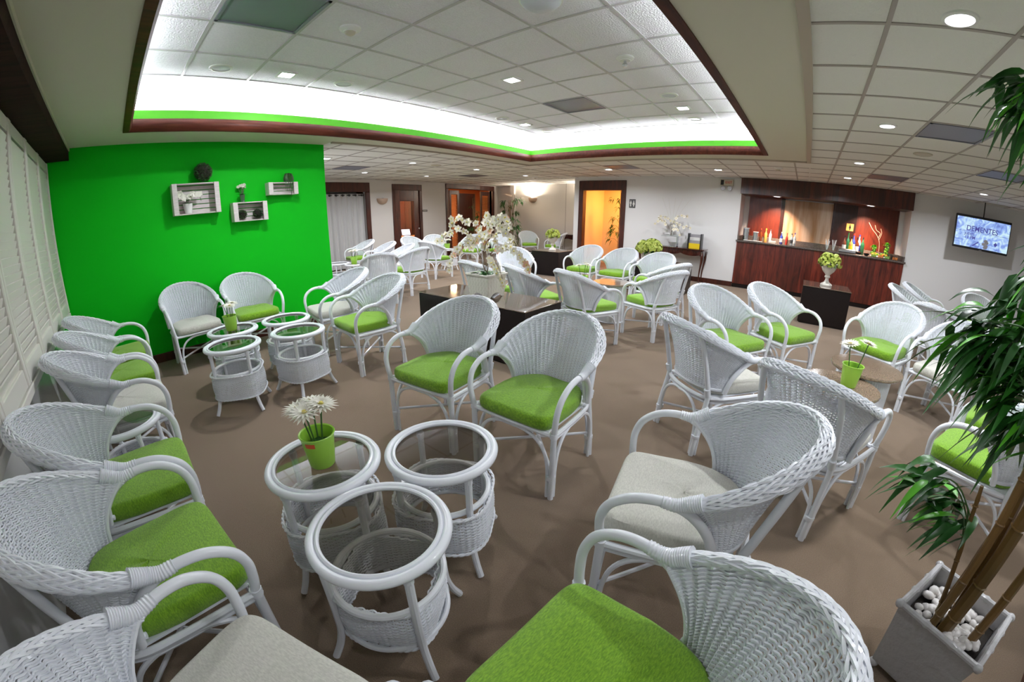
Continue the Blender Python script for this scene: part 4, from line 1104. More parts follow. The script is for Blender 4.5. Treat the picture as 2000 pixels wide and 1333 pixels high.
t = empty('serving_tray', (-1.12, 10.02, CZ)); tag(t, 'white oblong tray in front of the steel canisters', 'tray')
MB().bevbox(-.20, .22, -.07, .02, .001, .014, .004).build('tray', M_PLAST, t, smooth=False)
t = empty('napkin_stack', (-.68, 10.05, CZ)); tag(t, 'small pile of cream napkins between the bottles', 'napkins')
MB().bevbox(-.08, .08, -.06, .06, 0, .05, .006).build('napkins', M_PETALP, t, smooth=False)
def cup(x, y, lab, h=.11, r=.045):
    t = empty('straw_cup', (x, y, CZ)); tag(t, lab, 'cup', 'cups of straws on the bar'); rnd = random.Random(int(x * 100))
    MB().lathe([(r * .8, 0), (r, h), (r * .96, h), (r * .77, .005)], n=20, caps=False).build('glass_cup', M_CLEAR, t)
    for i in range(9):
        a = rnd.uniform(0, 6.28); MB().tube([(math.cos(a) * .01, math.sin(a) * .01, .01), (math.cos(a) * .045, math.sin(a) * .045, rnd.uniform(.18, .24))], .005, 5).build('straw', M_PLAST, t)
cup(.50, 10.02, 'glass cup of white straws, left one'); cup(.64, 10.06, 'glass cup of white straws, right one by the bottles')
t = empty('steel_tray', (.93, 9.98, CZ)); tag(t, 'low steel container in front of the bottle cluster', 'tray')
MB().bevbox(-.19, .19, -.05, .05, 0, .085, .02).build('body', M_STEEL, t, smooth=False)
for x, lab in ((1.17, 'left small dark bowl in front of the bottle cluster'), (1.33, 'right small dark bowl in front of the bottle cluster')):
    t = empty('snack_bowl', (x, 9.97, CZ)); tag(t, lab, 'bowl', 'dark bowls on the bar')
    MB().lathe([(.03, 0), (.055, .03), (.065, .055), (.058, .055), (.045, .03), (0, .015)], n=20).build('bowl', M_BLACK, t)
    MB().ball((0, 0, .045), .05, .05, .02, 10, 5).build('nuts', M_BR, t)
def vase(x, y, h, r, lab, seed):
    t = empty('lime_vase', (x, y, CZ)); tag(t, lab, 'vase'); rnd = random.Random(seed)
    MB().lathe([(r, .002), (r, h), (r * .94, h), (r * .94, .012), (0, .012)], n=24, caps=False).build('glass', M_CLEAR, t)
    m = MB()
    for i in range(16): m.ball((rnd.uniform(-.5, .5) * r, rnd.uniform(-.5, .5) * r, .04 + (h - .06) * i / 16), .028, n=8, m=6)
    m.build('limes', M_LIMEFR, t)
    m = MB()
    for i in range(90):
        a = rnd.uniform(0, 6.28); e = rnd.uniform(.1, 1.2); m.leaf((0, 0, h - .02), (math.cos(a) * math.cos(e), math.sin(a) * math.cos(e), math.sin(e)), (0, 0, 1), rnd.uniform(.06, .13), .03, .4)
    m.build('foliage', M_LEAFL, t)
vase(1.50, 10.22, .22, .062, 'shorter glass vase of limes with bright leaves on the bar', 3); vase(1.78, 10.30, .30, .070, 'taller glass vase of limes with leaves at the right of the bar', 4)
t = empty('twisted_branch', (1.64, 10.38, CZ)); tag(t, 'bare twisted branch standing behind the vases on the bar', 'branch')
for pts in ([(0, 0, 0), (-.02, 0, .3), (-.10, 0, .46), (-.20, 0, .56), (-.30, .0, .70)], [(-.06, 0, .40), (-.03, 0, .5), (-.12, 0, .56), (-.16, 0, .66)], [(-.04, 0, .36), (.0, 0, .5), (-.03, 0, .6)]):
    MB().tube(cr(pts, 5), .005, 6).build('twig', M_SCONCE, t)
t = empty('fruit_dish', (1.62, 10.05, CZ)); tag(t, 'long white dish of fruit wedges on the bar', 'dish')
MB().bevbox(-.20, .20, -.06, .06, .0, .03, .01).build('dish', M_PLAST, t, smooth=False)
rnd = random.Random(7); mm = {0: MB(), 1: MB(), 2: MB()}
for i in range(30): mm[i % 3].ball((rnd.uniform(-.17, .17), rnd.uniform(-.04, .04), .04 + rnd.uniform(0, .035)), .024, n=7, m=5)
for k_, mt, nm in ((0, M_LIMEFR, 'lime_wedges'), (1, M_LEMON, 'lemon_wedges'), (2, M_ORNG, 'orange_wedges')): mm[k_].build(nm, mt, t)
for x, mt, lab in ((1.48, M_LIMEFR, 'box of limes'), (1.62, M_ORNG, 'box of oranges'), (1.76, M_LIMEFR, 'second box of limes'), (1.92, M_ORNG, 'orange box at the right end')):
    t = empty('fruit_tub', (x, 9.93, CZ)); tag(t, 'small clear tub on the bar edge, ' + lab, 'tub')
    MB().bevbox(-.055, .055, -.03, .03, 0, .07, .004).build('tub', M_CLEAR, t, smooth=False)
    m = MB()
    for i in range(6): m.ball((-.036 + .036 * (i % 3), 0, .02 + .026 * (i // 3)), .017, n=8, m=6)
    m.build('fruit', mt, t)
# magazine rack on the console
t = empty('magazine_rack', (-2.38, 9.74, .80)); tag(t, 'black magazine rack holding papers on the console', 'rack')
for s_ in (-1, 1): MB().bevbox(s_ * .15 - .012, s_ * .15 + .012, -.10, .10, 0, .35, .003).build('side_panel', M_BLACK, t, smooth=False)
MB().box(-.14, .14, .07, .085, .0, .28).build('back_panel', M_BLACK, t, smooth=False)
for i, (mt, nm) in enumerate(((M_YELLOW, 'magazine'), (M_GREYP, 'magazine'), (M_PLAST, 'magazine'), (M_GREYP, 'magazine'))):
    t2 = empty('magazine', (-2.38, 9.74 - .08 + .035 * i, .802)); tag(t2, ('yellow patterned magazine at the front of the rack', 'grey magazine second from the front of the rack', 'white magazine third from the front of the rack', 'grey magazine at the back of the rack')[i], 'magazine', 'magazines in the rack')
    MB().obox((0, .01, .06 + .035 * i), (1, 0, 0), (0, 1, .15), (0, -.15, 1), .130, .005, .06 + .035 * i).build('cover', mt, t2, smooth=False)

# ------------------------------------------------------------------ crates and plants on the green wall
def crate(y0, y1, z0, z1, d, lab, back=6):
    yc, zc = (y0 + y1) / 2, (z0 + z1) / 2
    t = empty('wall_crate_shelf', (GX, yc, zc)); tag(t, lab, 'crate shelf', 'whitewashed crates on the green wall')
    a, b = (y1 - y0) / 2, (z1 - z0) / 2
    w = .058
    for s_ in (-1, 1):
        m = MB()
        m.bevbox(.004, d, s_ * a - .012 if s_ > 0 else -a, a if s_ > 0 else -a + .012, -b, b, .002)
        yy = (a - w, a - .001) if s_ > 0 else (-a + .001, -a + w)
        m.bevbox(d, d + .014, yy[0], yy[1], -b, b, .002)
        m.build('end_panel', M_CRATE, t, smooth=False)
    n = max(2, int(d / .07))
    for nm, zz in (('top_slats', b - .012), ('bottom_slats', -b)):
        m = MB()
        for i in range(n):
            x0 = .006 + (d - .01) * i / n; m.bevbox(x0, x0 + (d - .01) / n - .008, -a + .012, a - .012, zz, zz + .012, .002)
        m.build(nm, M_CRATE, t, smooth=False)
    m = MB()
    for i in range(back):
        q0 = -b + .014 + (2 * b - .028) * i / back; m.bevbox(.004, .014, -a + .012, a - .012, q0, q0 + (2 * b - .028) / back - .008, .002)
    m.build('back_slats', M_CRATE, t, smooth=False)
    return t
crate(.63, 1.165, 1.635, 1.985, .15, 'largest whitewashed crate shelf, holding the white orchid pot')
crate(1.31, 1.735, 1.50, 1.73, .14, 'lower whitewashed crate shelf holding two small boxwood balls', 4)
crate(1.77, 2.16, 1.80, 1.955, .14, 'smallest whitewashed crate shelf with a trailing plant', 3)
def boxball(x, y, z, r, lab, seed):
    t = empty('boxwood_ball', (x, y, z)); tag(t, lab, 'topiary ball'); rnd = random.Random(seed)
    m = MB(); m.ball((0, 0, 0), r * .82, n=14, m=10); m.build('core', M_SOIL, t)
    m = MB()
    for i in range(900):
        u = rnd.uniform(-1, 1); a = rnd.uniform(0, 2 * PI); q = math.sqrt(1 - u * u); d = Vector((q * math.cos(a), q * math.sin(a), u))
        s_ = rnd.uniform(.10, .18) * r; dd = (d + Vector((rnd.uniform(-1, 1), rnd.uniform(-1, 1), rnd.uniform(-1, 1))) * .8).normalized()
        m.leaf(d * r * .84, dd, d.orthogonal(), s_ * 1.3, s_ * .8, .1, n=2)
    m.build('foliage', M_BOXW, t)
boxball(GX + .10, 1.005, 2.108, .11, 'large dark boxwood ball on top of the largest crate', 1)
boxball(GX + .085, 1.43, 1.585, .060, 'small boxwood ball, left one inside the lower crate', 2)
boxball(GX + .085, 1.62, 1.585, .060, 'small boxwood ball, right one inside the lower crate', 3)
def petals(m, c, nrm, R, n, w, cup=.2, rnd=None):
    nrm = Vector(nrm).normalized(); u = nrm.orthogonal().normalized(); v = nrm.cross(u)
    a0 = rnd.uniform(0, 6.28) if rnd else 0
    for k in range(n):
        a = a0 + 2 * PI * k / n; d = u * math.cos(a) + v * math.sin(a) + nrm * cup
        m.leaf(Vector(c) + d * R * .08, d, nrm, R * (rnd.uniform(.9, 1.08) if rnd else 1), w, .05, .15, n=3, tip=.8)
# white orchid in a white pot inside the largest crate
t = empty('potted_orchid', (GX + .09, .80, 1.650)); tag(t, 'white orchid in a white pot inside the largest crate', 'potted plant'); rnd = random.Random(11)
MB().lathe([(.040, 0), (.055, .11), (.050, .11), (.045, .09), (0, .09)], n=24).build('pot', M_PLAST, t)
m = MB()
for a in (.2, 1.4, 2.8, 4.2, 5.3): m.leaf((0, 0, .10), (math.cos(a), math.sin(a), .6), (0, 0, 1), .11, .05, .4)
m.build('leaves', M_LEAFD, t)
m = MB(); mp = MB()
for s_, base in ((1, .0), (-1, 0)):
    P = cr([(0, 0, .10), (.0, s_ * .02, .17), (.02, s_ * .07, .215), (.03, s_ * .13, .19), (.035, s_ * .15, .13)], 5); mp.tube(P, .003, 5)
    for i in range(9):
        p = P[6 + i] if 6 + i < len(P) else P[-1]; petals(m, p + Vector((.015, rnd.uniform(-.02, .02), rnd.uniform(-.02, .02))), (1, rnd.uniform(-.4, .4), rnd.uniform(-.3, .3)), .036, 5, .034, .1, rnd)
mp.build('stems', M_STEM, t); m.build('blossom', M_PETAL, t)
# carnations in a small glass on the lower crate
t = empty('flower_glass', (GX + .08, 1.45, 1.732)); tag(t, 'white flower bunch in a small dark glass on the lower crate', 'vase of flowers')
MB().lathe([(.028, 0), (.024, .02), (.034, .09), (.030, .09), (.02, .01), (0, .008)], n=18).build('glass', mat('green_glass', (.03, .08, .04), rough=.1, coat=.6), t)
m = MB(); ml = MB()
for i in range(11):
    a = rnd.uniform(0, 6.28); q = rnd.uniform(0, .045); zz = rnd.uniform(.17, .215); ml.tube([(0, 0, .02), (q * math.cos(a) * .5, q * math.sin(a) * .5, .11), (q * math.cos(a), q * math.sin(a), zz)], .0022, 4)
    c = Vector((q * math.cos(a), q * math.sin(a), zz))
    for r_ in range(14):
        d = Vector((rnd.uniform(-.4, 1), rnd.uniform(-1, 1), rnd.uniform(-.3, 1))).normalized(); petals(m, c + d * .014, d, .014, 4, .013, .2, rnd)
for i in range(22):
    a = rnd.uniform(0, 6.28); ml.leaf((0, 0, .09), (math.cos(a), math.sin(a), .4), (0, 0, 1), rnd.uniform(.06, .10), .011, .3)
ml.build('stems', M_STEM, t); m.build('blossom', M_PETAL, t)
# trailing plant in the smallest crate
t = empty('trailing_plant', (GX + .09, 2.06, 1.957)); tag(t, 'trailing grassy plant hanging over the smallest crate', 'plant')
MB().lathe([(.020, 0), (.026, .04), (0, .04)], n=14).build('pot', M_BOXW, t)
m = MB()
for i in range(300):
    a = rnd.uniform(0, 6.28); r_ = rnd.uniform(.015, .062); L = rnd.choice([.02, .03, .04, .05, .06, .07, .05, .04, .03, .05, .04, .06, .03, .22 if i % 2 else .14]) * rnd.uniform(.7, 1.2)
    pts = cr([(0, 0, .05), (r_ * .6 * math.cos(a), r_ * .6 * math.sin(a), .11), (r_ * math.cos(a) + (.05 if L > .1 else 0), r_ * math.sin(a), .07), (max(-.07, r_ * 1.1 * math.cos(a)) + (.075 if L > .1 else 0), r_ * 1.1 * math.sin(a), .07 - L)], 3)
    m.tube(pts, .0024, 3, caps=False)
m.build('strands', M_BOXW, t)

# ------------------------------------------------------------------ lime pots of gerberas
def gerbera_pot(x, y, z, lab, seed, s=1.0, tall=.205, nfl=4, cols=M_PETAL, sticker=False, rot=0):
    t = empty('gerbera_pot', (x, y, z), rot); t.scale = (s, s, s); tag(t, lab, 'potted flowers', 'lime pots of white gerberas'); rnd = random.Random(seed)
    MB().lathe([(0, .002), (.044, 0), (.046, .004), (.062, .125), (.066, .128), (.064, .131), (.059, .128), (.044, .012), (0, .010)], n=32).build('pot', M_LIME, t)
    MB().lathe([(.0, .07), (.053, .07)], n=20, caps=False).build('moss', M_SOIL, t)
    m = MB()
    for i in range(9):
        a = i * .7 + rnd.uniform(-.2, .2); m.leaf((0, 0, .075), (math.cos(a), math.sin(a), .8), (0, 0, 1), .065, .034, .35)
    m.build('leaves', M_LEAFD, t)
    if sticker:
        m = MB(); 
        for k in range(6):
            pass
        n = 5; vs = []; fs = []
        for k in range(n + 1):
            a = -.30 + .60 * k / n; vs += [(.0600 * math.cos(a), .0600 * math.sin(a), .098), (.0625 * math.cos(a), .0625 * math.sin(a), .116)]
        for k in range(n): fs.append((2 * k, 2 * k + 2, 2 * k + 3, 2 * k + 1))
        m.add(vs, fs); m.build('sticker', M_REDST, t)
    spots = [(-.05, -.025, 0), (.055, .005, .012), (.005, .042, .02), (.015, -.045, .004), (-.03, .05, .01)][:nfl]
    for (fx, fy, dz) in spots:
        top = Vector((fx, fy, tall + dz)); m = MB(); m.tube(cr([(fx * .35, fy * .35, .07), (fx * .6, fy * .6, .14), tuple(top)], 4), .0032, 6)
        st = m.build('stem', M_STEM, t)
        n = Vector((fx * 4, fy * 4, 1)).normalized(); m = MB()
        petals(m, top, n, .058, 19, .0125, .10, rnd); petals(m, top + n * .003, n, .048, 16, .011, .30, rnd); petals(m, top + n * .005, n, .024, 16, .007, .7, rnd)
        f = m.build('flower', cols, t)
        m = MB(); m.ball(top + n * .006, .011, .011, .006, 10, 6); m.build('flower_centre', M_CENTRE, f)
gerbera_pot(-1.385, .505, .532, 'lime pot of white gerberas on the left front glass table, with an orange sticker', 21, 1.10, .225, 4, sticker=True, rot=-.9)
gerbera_pot(-3.965, .81, .532, 'lime pot of white gerberas on the back left table by the green wall', 22, 1.05, .21, 3)
gerbera_pot(.455, 2.915, .527, 'lime pot of two white gerberas on the lower granite table', 23, 1.12, .25, 2)
gerbera_pot(-7.30, 4.00, .532, 'lime pot of white gerberas on the table before the grey curtain', 24, 1.15, .22, 5)
gerbera_pot(-7.98, 7.12, .532, 'lime pot of white gerberas before the louvered entrance', 25, 1.2, .20, 5)
gerbera_pot(-2.56, 4.66, .527, 'pot of white gerberas showing above the chair backs before the row of three', 26, 1.1, .25, 3)

# ------------------------------------------------------------------ urns with hydrangeas
def hydrangea(t, z, R, H, seed, n=26):
    rnd = random.Random(seed); m = MB(); g = MB()
    for i in range(n):
        u = rnd.uniform(.05, 1); a = i * 2.399; q = math.sqrt(1 - u * u * .8)
        c = Vector((R * .75 * q * math.cos(a), R * .75 * q * math.sin(a), z + H * .72 * u))
        for k in range(26):
            uu = rnd.uniform(-.4, 1); aa = rnd.uniform(0, 6.28); qq = math.sqrt(max(0, 1 - uu * uu)); d = Vector((qq * math.cos(aa), qq * math.sin(aa), uu))
            petals(m, c + d * R * .30, d, R * .13, 4, R * .13, .1, rnd)
    for i in range(26):
        a = rnd.uniform(0, 6.28); g.leaf((R * .45 * math.cos(a), R * .45 * math.sin(a), z + .01), (math.cos(a), math.sin(a), rnd.uniform(-.1, .4)), (0, 0, 1), R * rnd.uniform(.5, .85), R * .28, .35)
    m.build('blossom', M_HYD, t); g.build('leaves', M_LEAFD, t)
def urn(x, y, z, s, lab, seed):
    t = empty('hydrangea_urn', (x, y, z)); t.scale = (s, s, s); tag(t, lab, 'urn of flowers')
    P = [(0, 0), (.085, 0), (.088, .018), (.070, .035), (.040, .055), (.026, .085), (.024, .11), (.042, .125), (.042, .140), (.030, .152), (.045, .175), (.085, .215), (.110, .265), (.118, .315), (.128, .325), (.124, .335), (.112, .330), (.10, .27), (0, .25)]
    MB().lathe(P, n=40, caps=False).build('urn', M_URN, t)
    MB().lathe([(0, .30), (.112, .30)], n=24, caps=False).build('moss', M_SOIL, t)
    hydrangea(t, .30, .17, .19, seed)
urn(.46, 7.58, .611, 1.12, 'white pedestal urn of lime hydrangeas on the dark box before the bar', 31)
urn(-5.42, 8.25, .586, 1.08, 'white pedestal urn of lime hydrangeas on the far dark table', 32)
t = empty('office_cabinet', (-12.25, 8.72, 0)); tag(t, 'tall dark cabinet inside the office behind the glazed door', 'cabinet')
MB().bevbox(-.25, .25, -.28, .28, 0, 2.1, .005).build('body', M_DOORW, t, smooth=False)
for s_ in (-1, 1): MB().bevbox(.25, .268, s_ * .14 - .135, s_ * .14 + .135, .06, 2.05, .003).build('cabinet_door', M_MAHOG, t, smooth=False)
t = empty('office_blind', (-11.75, 9.17, 0), PI / 2); tag(t, 'pale blind on the office wall seen through the glazed door', 'blind')
MB().bevbox(-.02, .02, -.30, .30, .95, 2.1, .004).build('blind_panel', M_PETALP, t, smooth=False)
MB().tube([(0, -.32, 2.12), (0, .32, 2.12)], .02, 8).build('head_rail', M_BLACK, t)
t = empty('hydrangea_bowl', (-2.86, 7.95, .586)); tag(t, 'white bowl of lime hydrangeas behind the row of three chairs', 'bowl of flowers')
MB().lathe([(0, 0), (.09, 0), (.13, .05), (.165, .13), (.175, .20), (.165, .20), (.15, .14), (0, .10)], n=36, caps=False).build('bowl', M_URN, t)
hydrangea(t, .20, .27, .24, 33, 34)

# ------------------------------------------------------------------ orchids
def orchid_arr(t, stems, z0, seed, fl=.05, per=7, pink=True):
    rnd = random.Random(seed)
    for (pts, nf) in stems:
        P = cr([(0 + pts[0][0] * .12, pts[0][1] * .12, z0)] + pts, 7)
        st = MB().tube(P, .0032, 5).build('stem', M_BSTEM, t)
        m = MB(); L = len(P); a0 = int(L * .42)
        for i in range(nf):
            k = min(L - 1, a0 + int((L - 1 - a0) * i / max(1, nf - 1))); p = P[k] + Vector((rnd.uniform(-.03, .03), rnd.uniform(-.035, .02), rnd.uniform(-.035, .02)))
            nrm = Vector((rnd.uniform(-.6, .8), -1, rnd.uniform(-.3, .4))); s_ = fl * rnd.uniform(.8, 1.15)
            m.cur = 1 if (pink and rnd.random() < .06) else 0
            petals(m, p, nrm, s_, 5, s_ * .85, .12, rnd)
            m.cur = 2; m.ball(p + nrm.normalized() * .008, .008, n=7, m=5)
        f = m.build('blossom', [M_PETALP, M_PINK, M_CENTRE], st)
t = empty('orchid_planter', (-2.90, 3.14, .586), math.radians(0)); tag(t, 'large white orchid arrangement in a cream woven square planter on the coffee table', 'orchid planter')
m = MB(); n = 22
# tapered square planter with arched feet and a woven relief
def sq_ring(h, z, n=24):
    out = []
    for s_ in range(4):
        for i in range(n):
            f = -1 + 2 * i / n; p = [(f, -1), (1, f), (-f, 1), (-1, -f)][s_]; out.append((p[0] * h, p[1] * h, z, f))
    return out
vs = []; fs = []; NN = 24; levels = 30
for j in range(levels + 1):
    z = .255 * j / levels; h = .134 + .018 * j / levels + (.012 if j > levels - 3 else 0)
    for (x, y, zz, f) in sq_ring(h, z, NN):
        q = .0045 * math.sin(f * 7 * PI + (PI / 2 if (j // 3) % 2 else 0)) * (1 if j % 3 else .2) if 3 < j < levels - 3 else 0
        arch = max(0, .055 * (1 - (f / .72) ** 2)) if abs(f) < .72 else 0
        k = 1 + q / h; vs.append((x * k, y * k, max(z, arch) if j < 9 else z))
W = 4 * NN
for j in range(levels):
    for i in range(W): l = (i + 1) % W; fs.append((j * W + i, j * W + l, (j + 1) * W + l, (j + 1) * W + i))
m.add(vs, fs); m.add([(x, y, .235) for x, y, z, f in sq_ring(.150, 0, NN)], [tuple(range(W))])
m.add([(x, y, z) for hh, zq in ((.164, .255), (.150, .255), (.150, .235)) for x, y, z, f in sq_ring(hh, zq, NN)], [(a * W + i, a * W + (i + 1) % W, (a + 1) * W + (i + 1) % W, (a + 1) * W + i) for a in range(2) for i in range(W)])
m.build('planter', M_PLANTER, t)
m = MB(); rnd = random.Random(5)
for i in range(16):
    a = rnd.uniform(0, 6.28); m.leaf((rnd.uniform(-.06, .06), rnd.uniform(-.06, .06), .24), (math.cos(a), math.sin(a), rnd.uniform(.15, .9)), (0, 0, 1), rnd.uniform(.13, .2), .06, .45)
m.build('leaves', M_LEAFD, t)
st = [([(-.08, 0, .42), (-.16, -.02, .60), (-.34, -.03, .70), (-.56, -.04, .66), (-.68, -.05, .58)], 10),
      ([(-.03, 0, .45), (-.06, 0, .66), (-.20, 0, .80), (-.42, -.03, .82), (-.50, -.04, .76)], 10),
      ([(.02, 0, .45), (.03, 0, .68), (.10, 0, .82), (.24, 0, .84), (.34, -.02, .74)], 11),
      ([(.05, 0, .40), (.10, .02, .60), (.18, .02, .74), (.30, 0, .68), (.40, 0, .58)], 8),
      ([(.05, -.03, .38), (.14, -.05, .50), (.28, -.06, .56), (.46, -.05, .52), (.58, -.05, .40), (.62, -.05, .34)], 10),
      ([(-.05, -.03, .38), (-.12, -.05, .52), (-.26, -.06, .56), (-.42, -.07, .44), (-.50, -.07, .26)], 10),
      ([(.0, -.04, .36), (.02, -.06, .50), (.08, -.08, .62), (.0, -.10, .66), (-.10, -.12, .56)], 9),
      ([(.03, -.04, .32), (.12, -.08, .42), (.22, -.12, .42), (.32, -.14, .30), (.36, -.15, .20)], 8),
      ([(.0, .03, .42), (-.02, .05, .62), (.04, .06, .78), (.0, .05, .86), (-.06, .04, .80)], 9)]
orchid_arr(t, [(p, n + 5) for p, n in st], .24, 41, .043)
# glass stand with a pale orchid on the console
t = empty('orchid_arrangement', (-2.98, 9.72, .80)); tag(t, 'pale spidery orchid arrangement on a silver stand on the console', 'flower arrangement')
m = MB(); m.box(-.22, .22, -.08, .08, .24, .25); m.box(.17, .18, -.07, .07, 0, .24); m.box(-.18, .18, -.07, .07, 0, .01); m.build('stand', M_STEEL, t, smooth=False)
m = MB()
for a in (.0, .5, 2.7, 3.2, 3.6, 5.8): m.leaf((0, 0, .26), (math.cos(a), math.sin(a) * .4, .15), (0, 0, 1), .2, .07, .1)
m.build('leaves', M_LEAFD, t)
orchid_arr(t, [([(-.06, 0, .42), (-.16, 0, .58), (-.30, 0, .62), (-.42, 0, .5)], 6), ([(.04, 0, .42), (.10, 0, .55), (.28, 0, .50), (.46, 0, .48)], 6), ([(.02, 0, .44), (.08, 0, .66), (.20, 0, .74), (.38, 0, .74)], 6), ([(.0, 0, .46), (-.08, 0, .66), (-.20, 0, .70), (-.36, 0, .66)], 5), ([(.02, -.05, .34), (.1, -.06, .45), (.2, -.06, .42), (.26, -.06, .32)], 4)], .26, 43, .045, pink=False)
m = MB()
for dx in (-.28, -.12, .05, .22, .42): m.tube(cr([(0, 0, .3), (dx * .3, 0, .7), (dx, 0, 1.15)], 5), .0016, 4)
m.build('fine_twigs', M_BEIGEP, t)

# ------------------------------------------------------------------ bamboo
def bamboo(x, y, lab, canes, clusters, pot, seed, leafL=.16, leafW=.026, per=11, bright=.15, cane_r=.013, cat='bamboo plant'):
    t = empty('potted_bamboo', (x, y, 0)); tag(t, lab, cat); rnd = random.Random(seed)
    pot(t)
    for (pts, r) in canes:
        P = cr(pts, 8); R = []
        for i, p in enumerate(P):
            node = (p.z * 5.2) % 1; R.append(r * (1 - .35 * i / len(P)) * (1.18 if node < .07 else 1))
        # finer sampling for nodes
        m = MB(); m.tube(P, R, 8)
        z = pts[0][2] + .12
        for i in range(len(P) - 1):
            if int(P[i].z / .19) != int(P[i + 1].z / .19):
                d = (P[i + 1] - P[i]).normalized(); m.tube([P[i] - d * .003, P[i], P[i] + d * .003], [r * .98, r * 1.16, r * .98], 8)
        m.build('cane', M_CANE, t)
    allc = [cr(p, 8) for p, r in canes]
    for ci, c in enumerate(clusters):
        c = Vector(c[:3]); best = min((q for P in allc for q in P), key=lambda q: (q - Vector((c.x, c.y, c.z - .12))).length)
        mb = MB(); mb.tube(cr([best, (best + c) / 2 + Vector((0, 0, .05)), c], 4), .0028, 5)
        br = mb.build('branch', M_STEM, t)
        m = MB(); out = (c - best); out.z = 0; out = out.normalized() if out.length > .01 else Vector((rnd.uniform(-1, 1), rnd.uniform(-1, 1), 0)).normalized()
        for i in range(per):
            a = rnd.uniform(-1.5, 1.5); d = Vector((out.x * math.cos(a) - out.y * math.sin(a), out.x * math.sin(a) + out.y * math.cos(a), rnd.uniform(-.9, .35)))
            m.cur = 1 if rnd.random() < bright else 0
            p = c + Vector((rnd.uniform(-.05, .05), rnd.uniform(-.05, .05), rnd.uniform(-.05, .04)))
            m.leaf(p, d, (rnd.uniform(-.4, .4), rnd.uniform(-.4, .4), 1), leafL * rnd.uniform(.65, 1.25), leafW * rnd.uniform(.8, 1.25), rnd.uniform(.2, .75), .25, n=6, tip=.6)
        m.build('leaves', [M_LEAF, M_LEAFL], br)
    return t
def big_pot(t):
    h0, h1, H = .135, .172, .35
    a = math.radians(-35)
    def rot(p): return (p[0] * math.cos(a) - p[1] * math.sin(a), p[0] * math.sin(a) + p[1] * math.cos(a), p[2])
    m = MB(); cs = ((-1, -1), (1, -1), (1, 1), (-1, 1))
    L = [(h0, .035), (h0 + .004, .05), (h1 - .004, H - .02), (h1, H), (h1 - .016, H), (h1 - .02, H - .09)]
    vs = [rot((sx * h, sy * h, z)) for h, z in L for sx, sy in cs]
    fs = [(i * 4 + k, i * 4 + (k + 1) % 4, (i + 1) * 4 + (k + 1) % 4, (i + 1) * 4 + k) for i in range(len(L) - 1) for k in range(4)]
    m.add(vs, fs + [(3, 2, 1, 0)]); m.build('planter', M_PLANTB, t, smooth=False)
    m = MB()
    for k in range(4):
        p, q = cs[k], cs[(k + 1) % 4]; pts = []; R = []
        for i in range(25):
            f = i / 24; pts.append(rot(((p[0] * (1 - f) + q[0] * f) * (h1 - .004), (p[1] * (1 - f) + q[1] * f) * (h1 - .004), H))); R.append(.0125 + (.0045 if i in (0, 8, 16, 24) else 0))
        m.tube(pts, R, 9)
    for sx, sy in cs: m.ball(rot((sx * (h1 - .002), sy * (h1 - .002), H)), .018, n=10, m=7)
    m.build('bamboo_rim', M_PLANTB, t)
    for sx, sy in cs: MB().ball(rot((sx * h0 * .93, sy * h0 * .93, .020)), .022, .022, .020, 10, 7).build('foot', M_PLANTB, t)
    m = MB(); hh = h1 - .022; m.add([rot((sx * hh, sy * hh, H - .075)) for sx, sy in cs], [(0, 1, 2, 3)]); m.build('soil', M_SOIL, t, smooth=False)
    rnd = random.Random(77)
    for i in range(84):
        px, py = rnd.uniform(-.13, .13), rnd.uniform(-.13, .13)
        o = MB().ball((0, 0, 0), rnd.uniform(.018, .030), rnd.uniform(.014, .022), rnd.uniform(.012, .017), 9, 6).build('pebble', M_PEBBLE, t)
        o.location = rot((px, py, H - .066 + rnd.uniform(0, .02))); o.rotation_euler = (rnd.uniform(-.4, .4), rnd.uniform(-.4, .4), rnd.uniform(0, 3))
def lathe_pot(r, h, mt):
    def f(t):
        MB().lathe([(r * .7, 0), (r, h), (r * .92, h), (r * .8, h * .8), (0, h * .8)], n=24).build('pot', mt, t)
    return f
px, py = .89, 1.33
cz = [([(-.09, -.05, .28), (-.075, -.03, .9), (-.10, -.02, 1.5), (-.16, .0, 2.05)], .016), ([(-.03, -.04, .28), (.0, -.03, .9), (.03, -.02, 1.5), (.02, 0, 2.2)], .026),
      ([(.0, .02, .28), (-.02, .03, .9), (-.05, .04, 1.5), (-.12, .03, 2.1)], .017), ([(-.05, .03, .28), (-.02, .04, .9), (-.0, .05, 1.6), (-.03, .05, 2.2)], .017), ([(.07, -.07, .28), (.10, -.06, .9), (.12, -.04, 1.5), (.10, 0, 2.0)], .018),
      ([(-.06, .0, .28), (-.13, .02, .62), (-.16, .03, .82)], .010), ([(.05, .05, .28), (.06, .06, .9), (.05, .06, 1.6), (.0, .05, 2.2)], .012)]
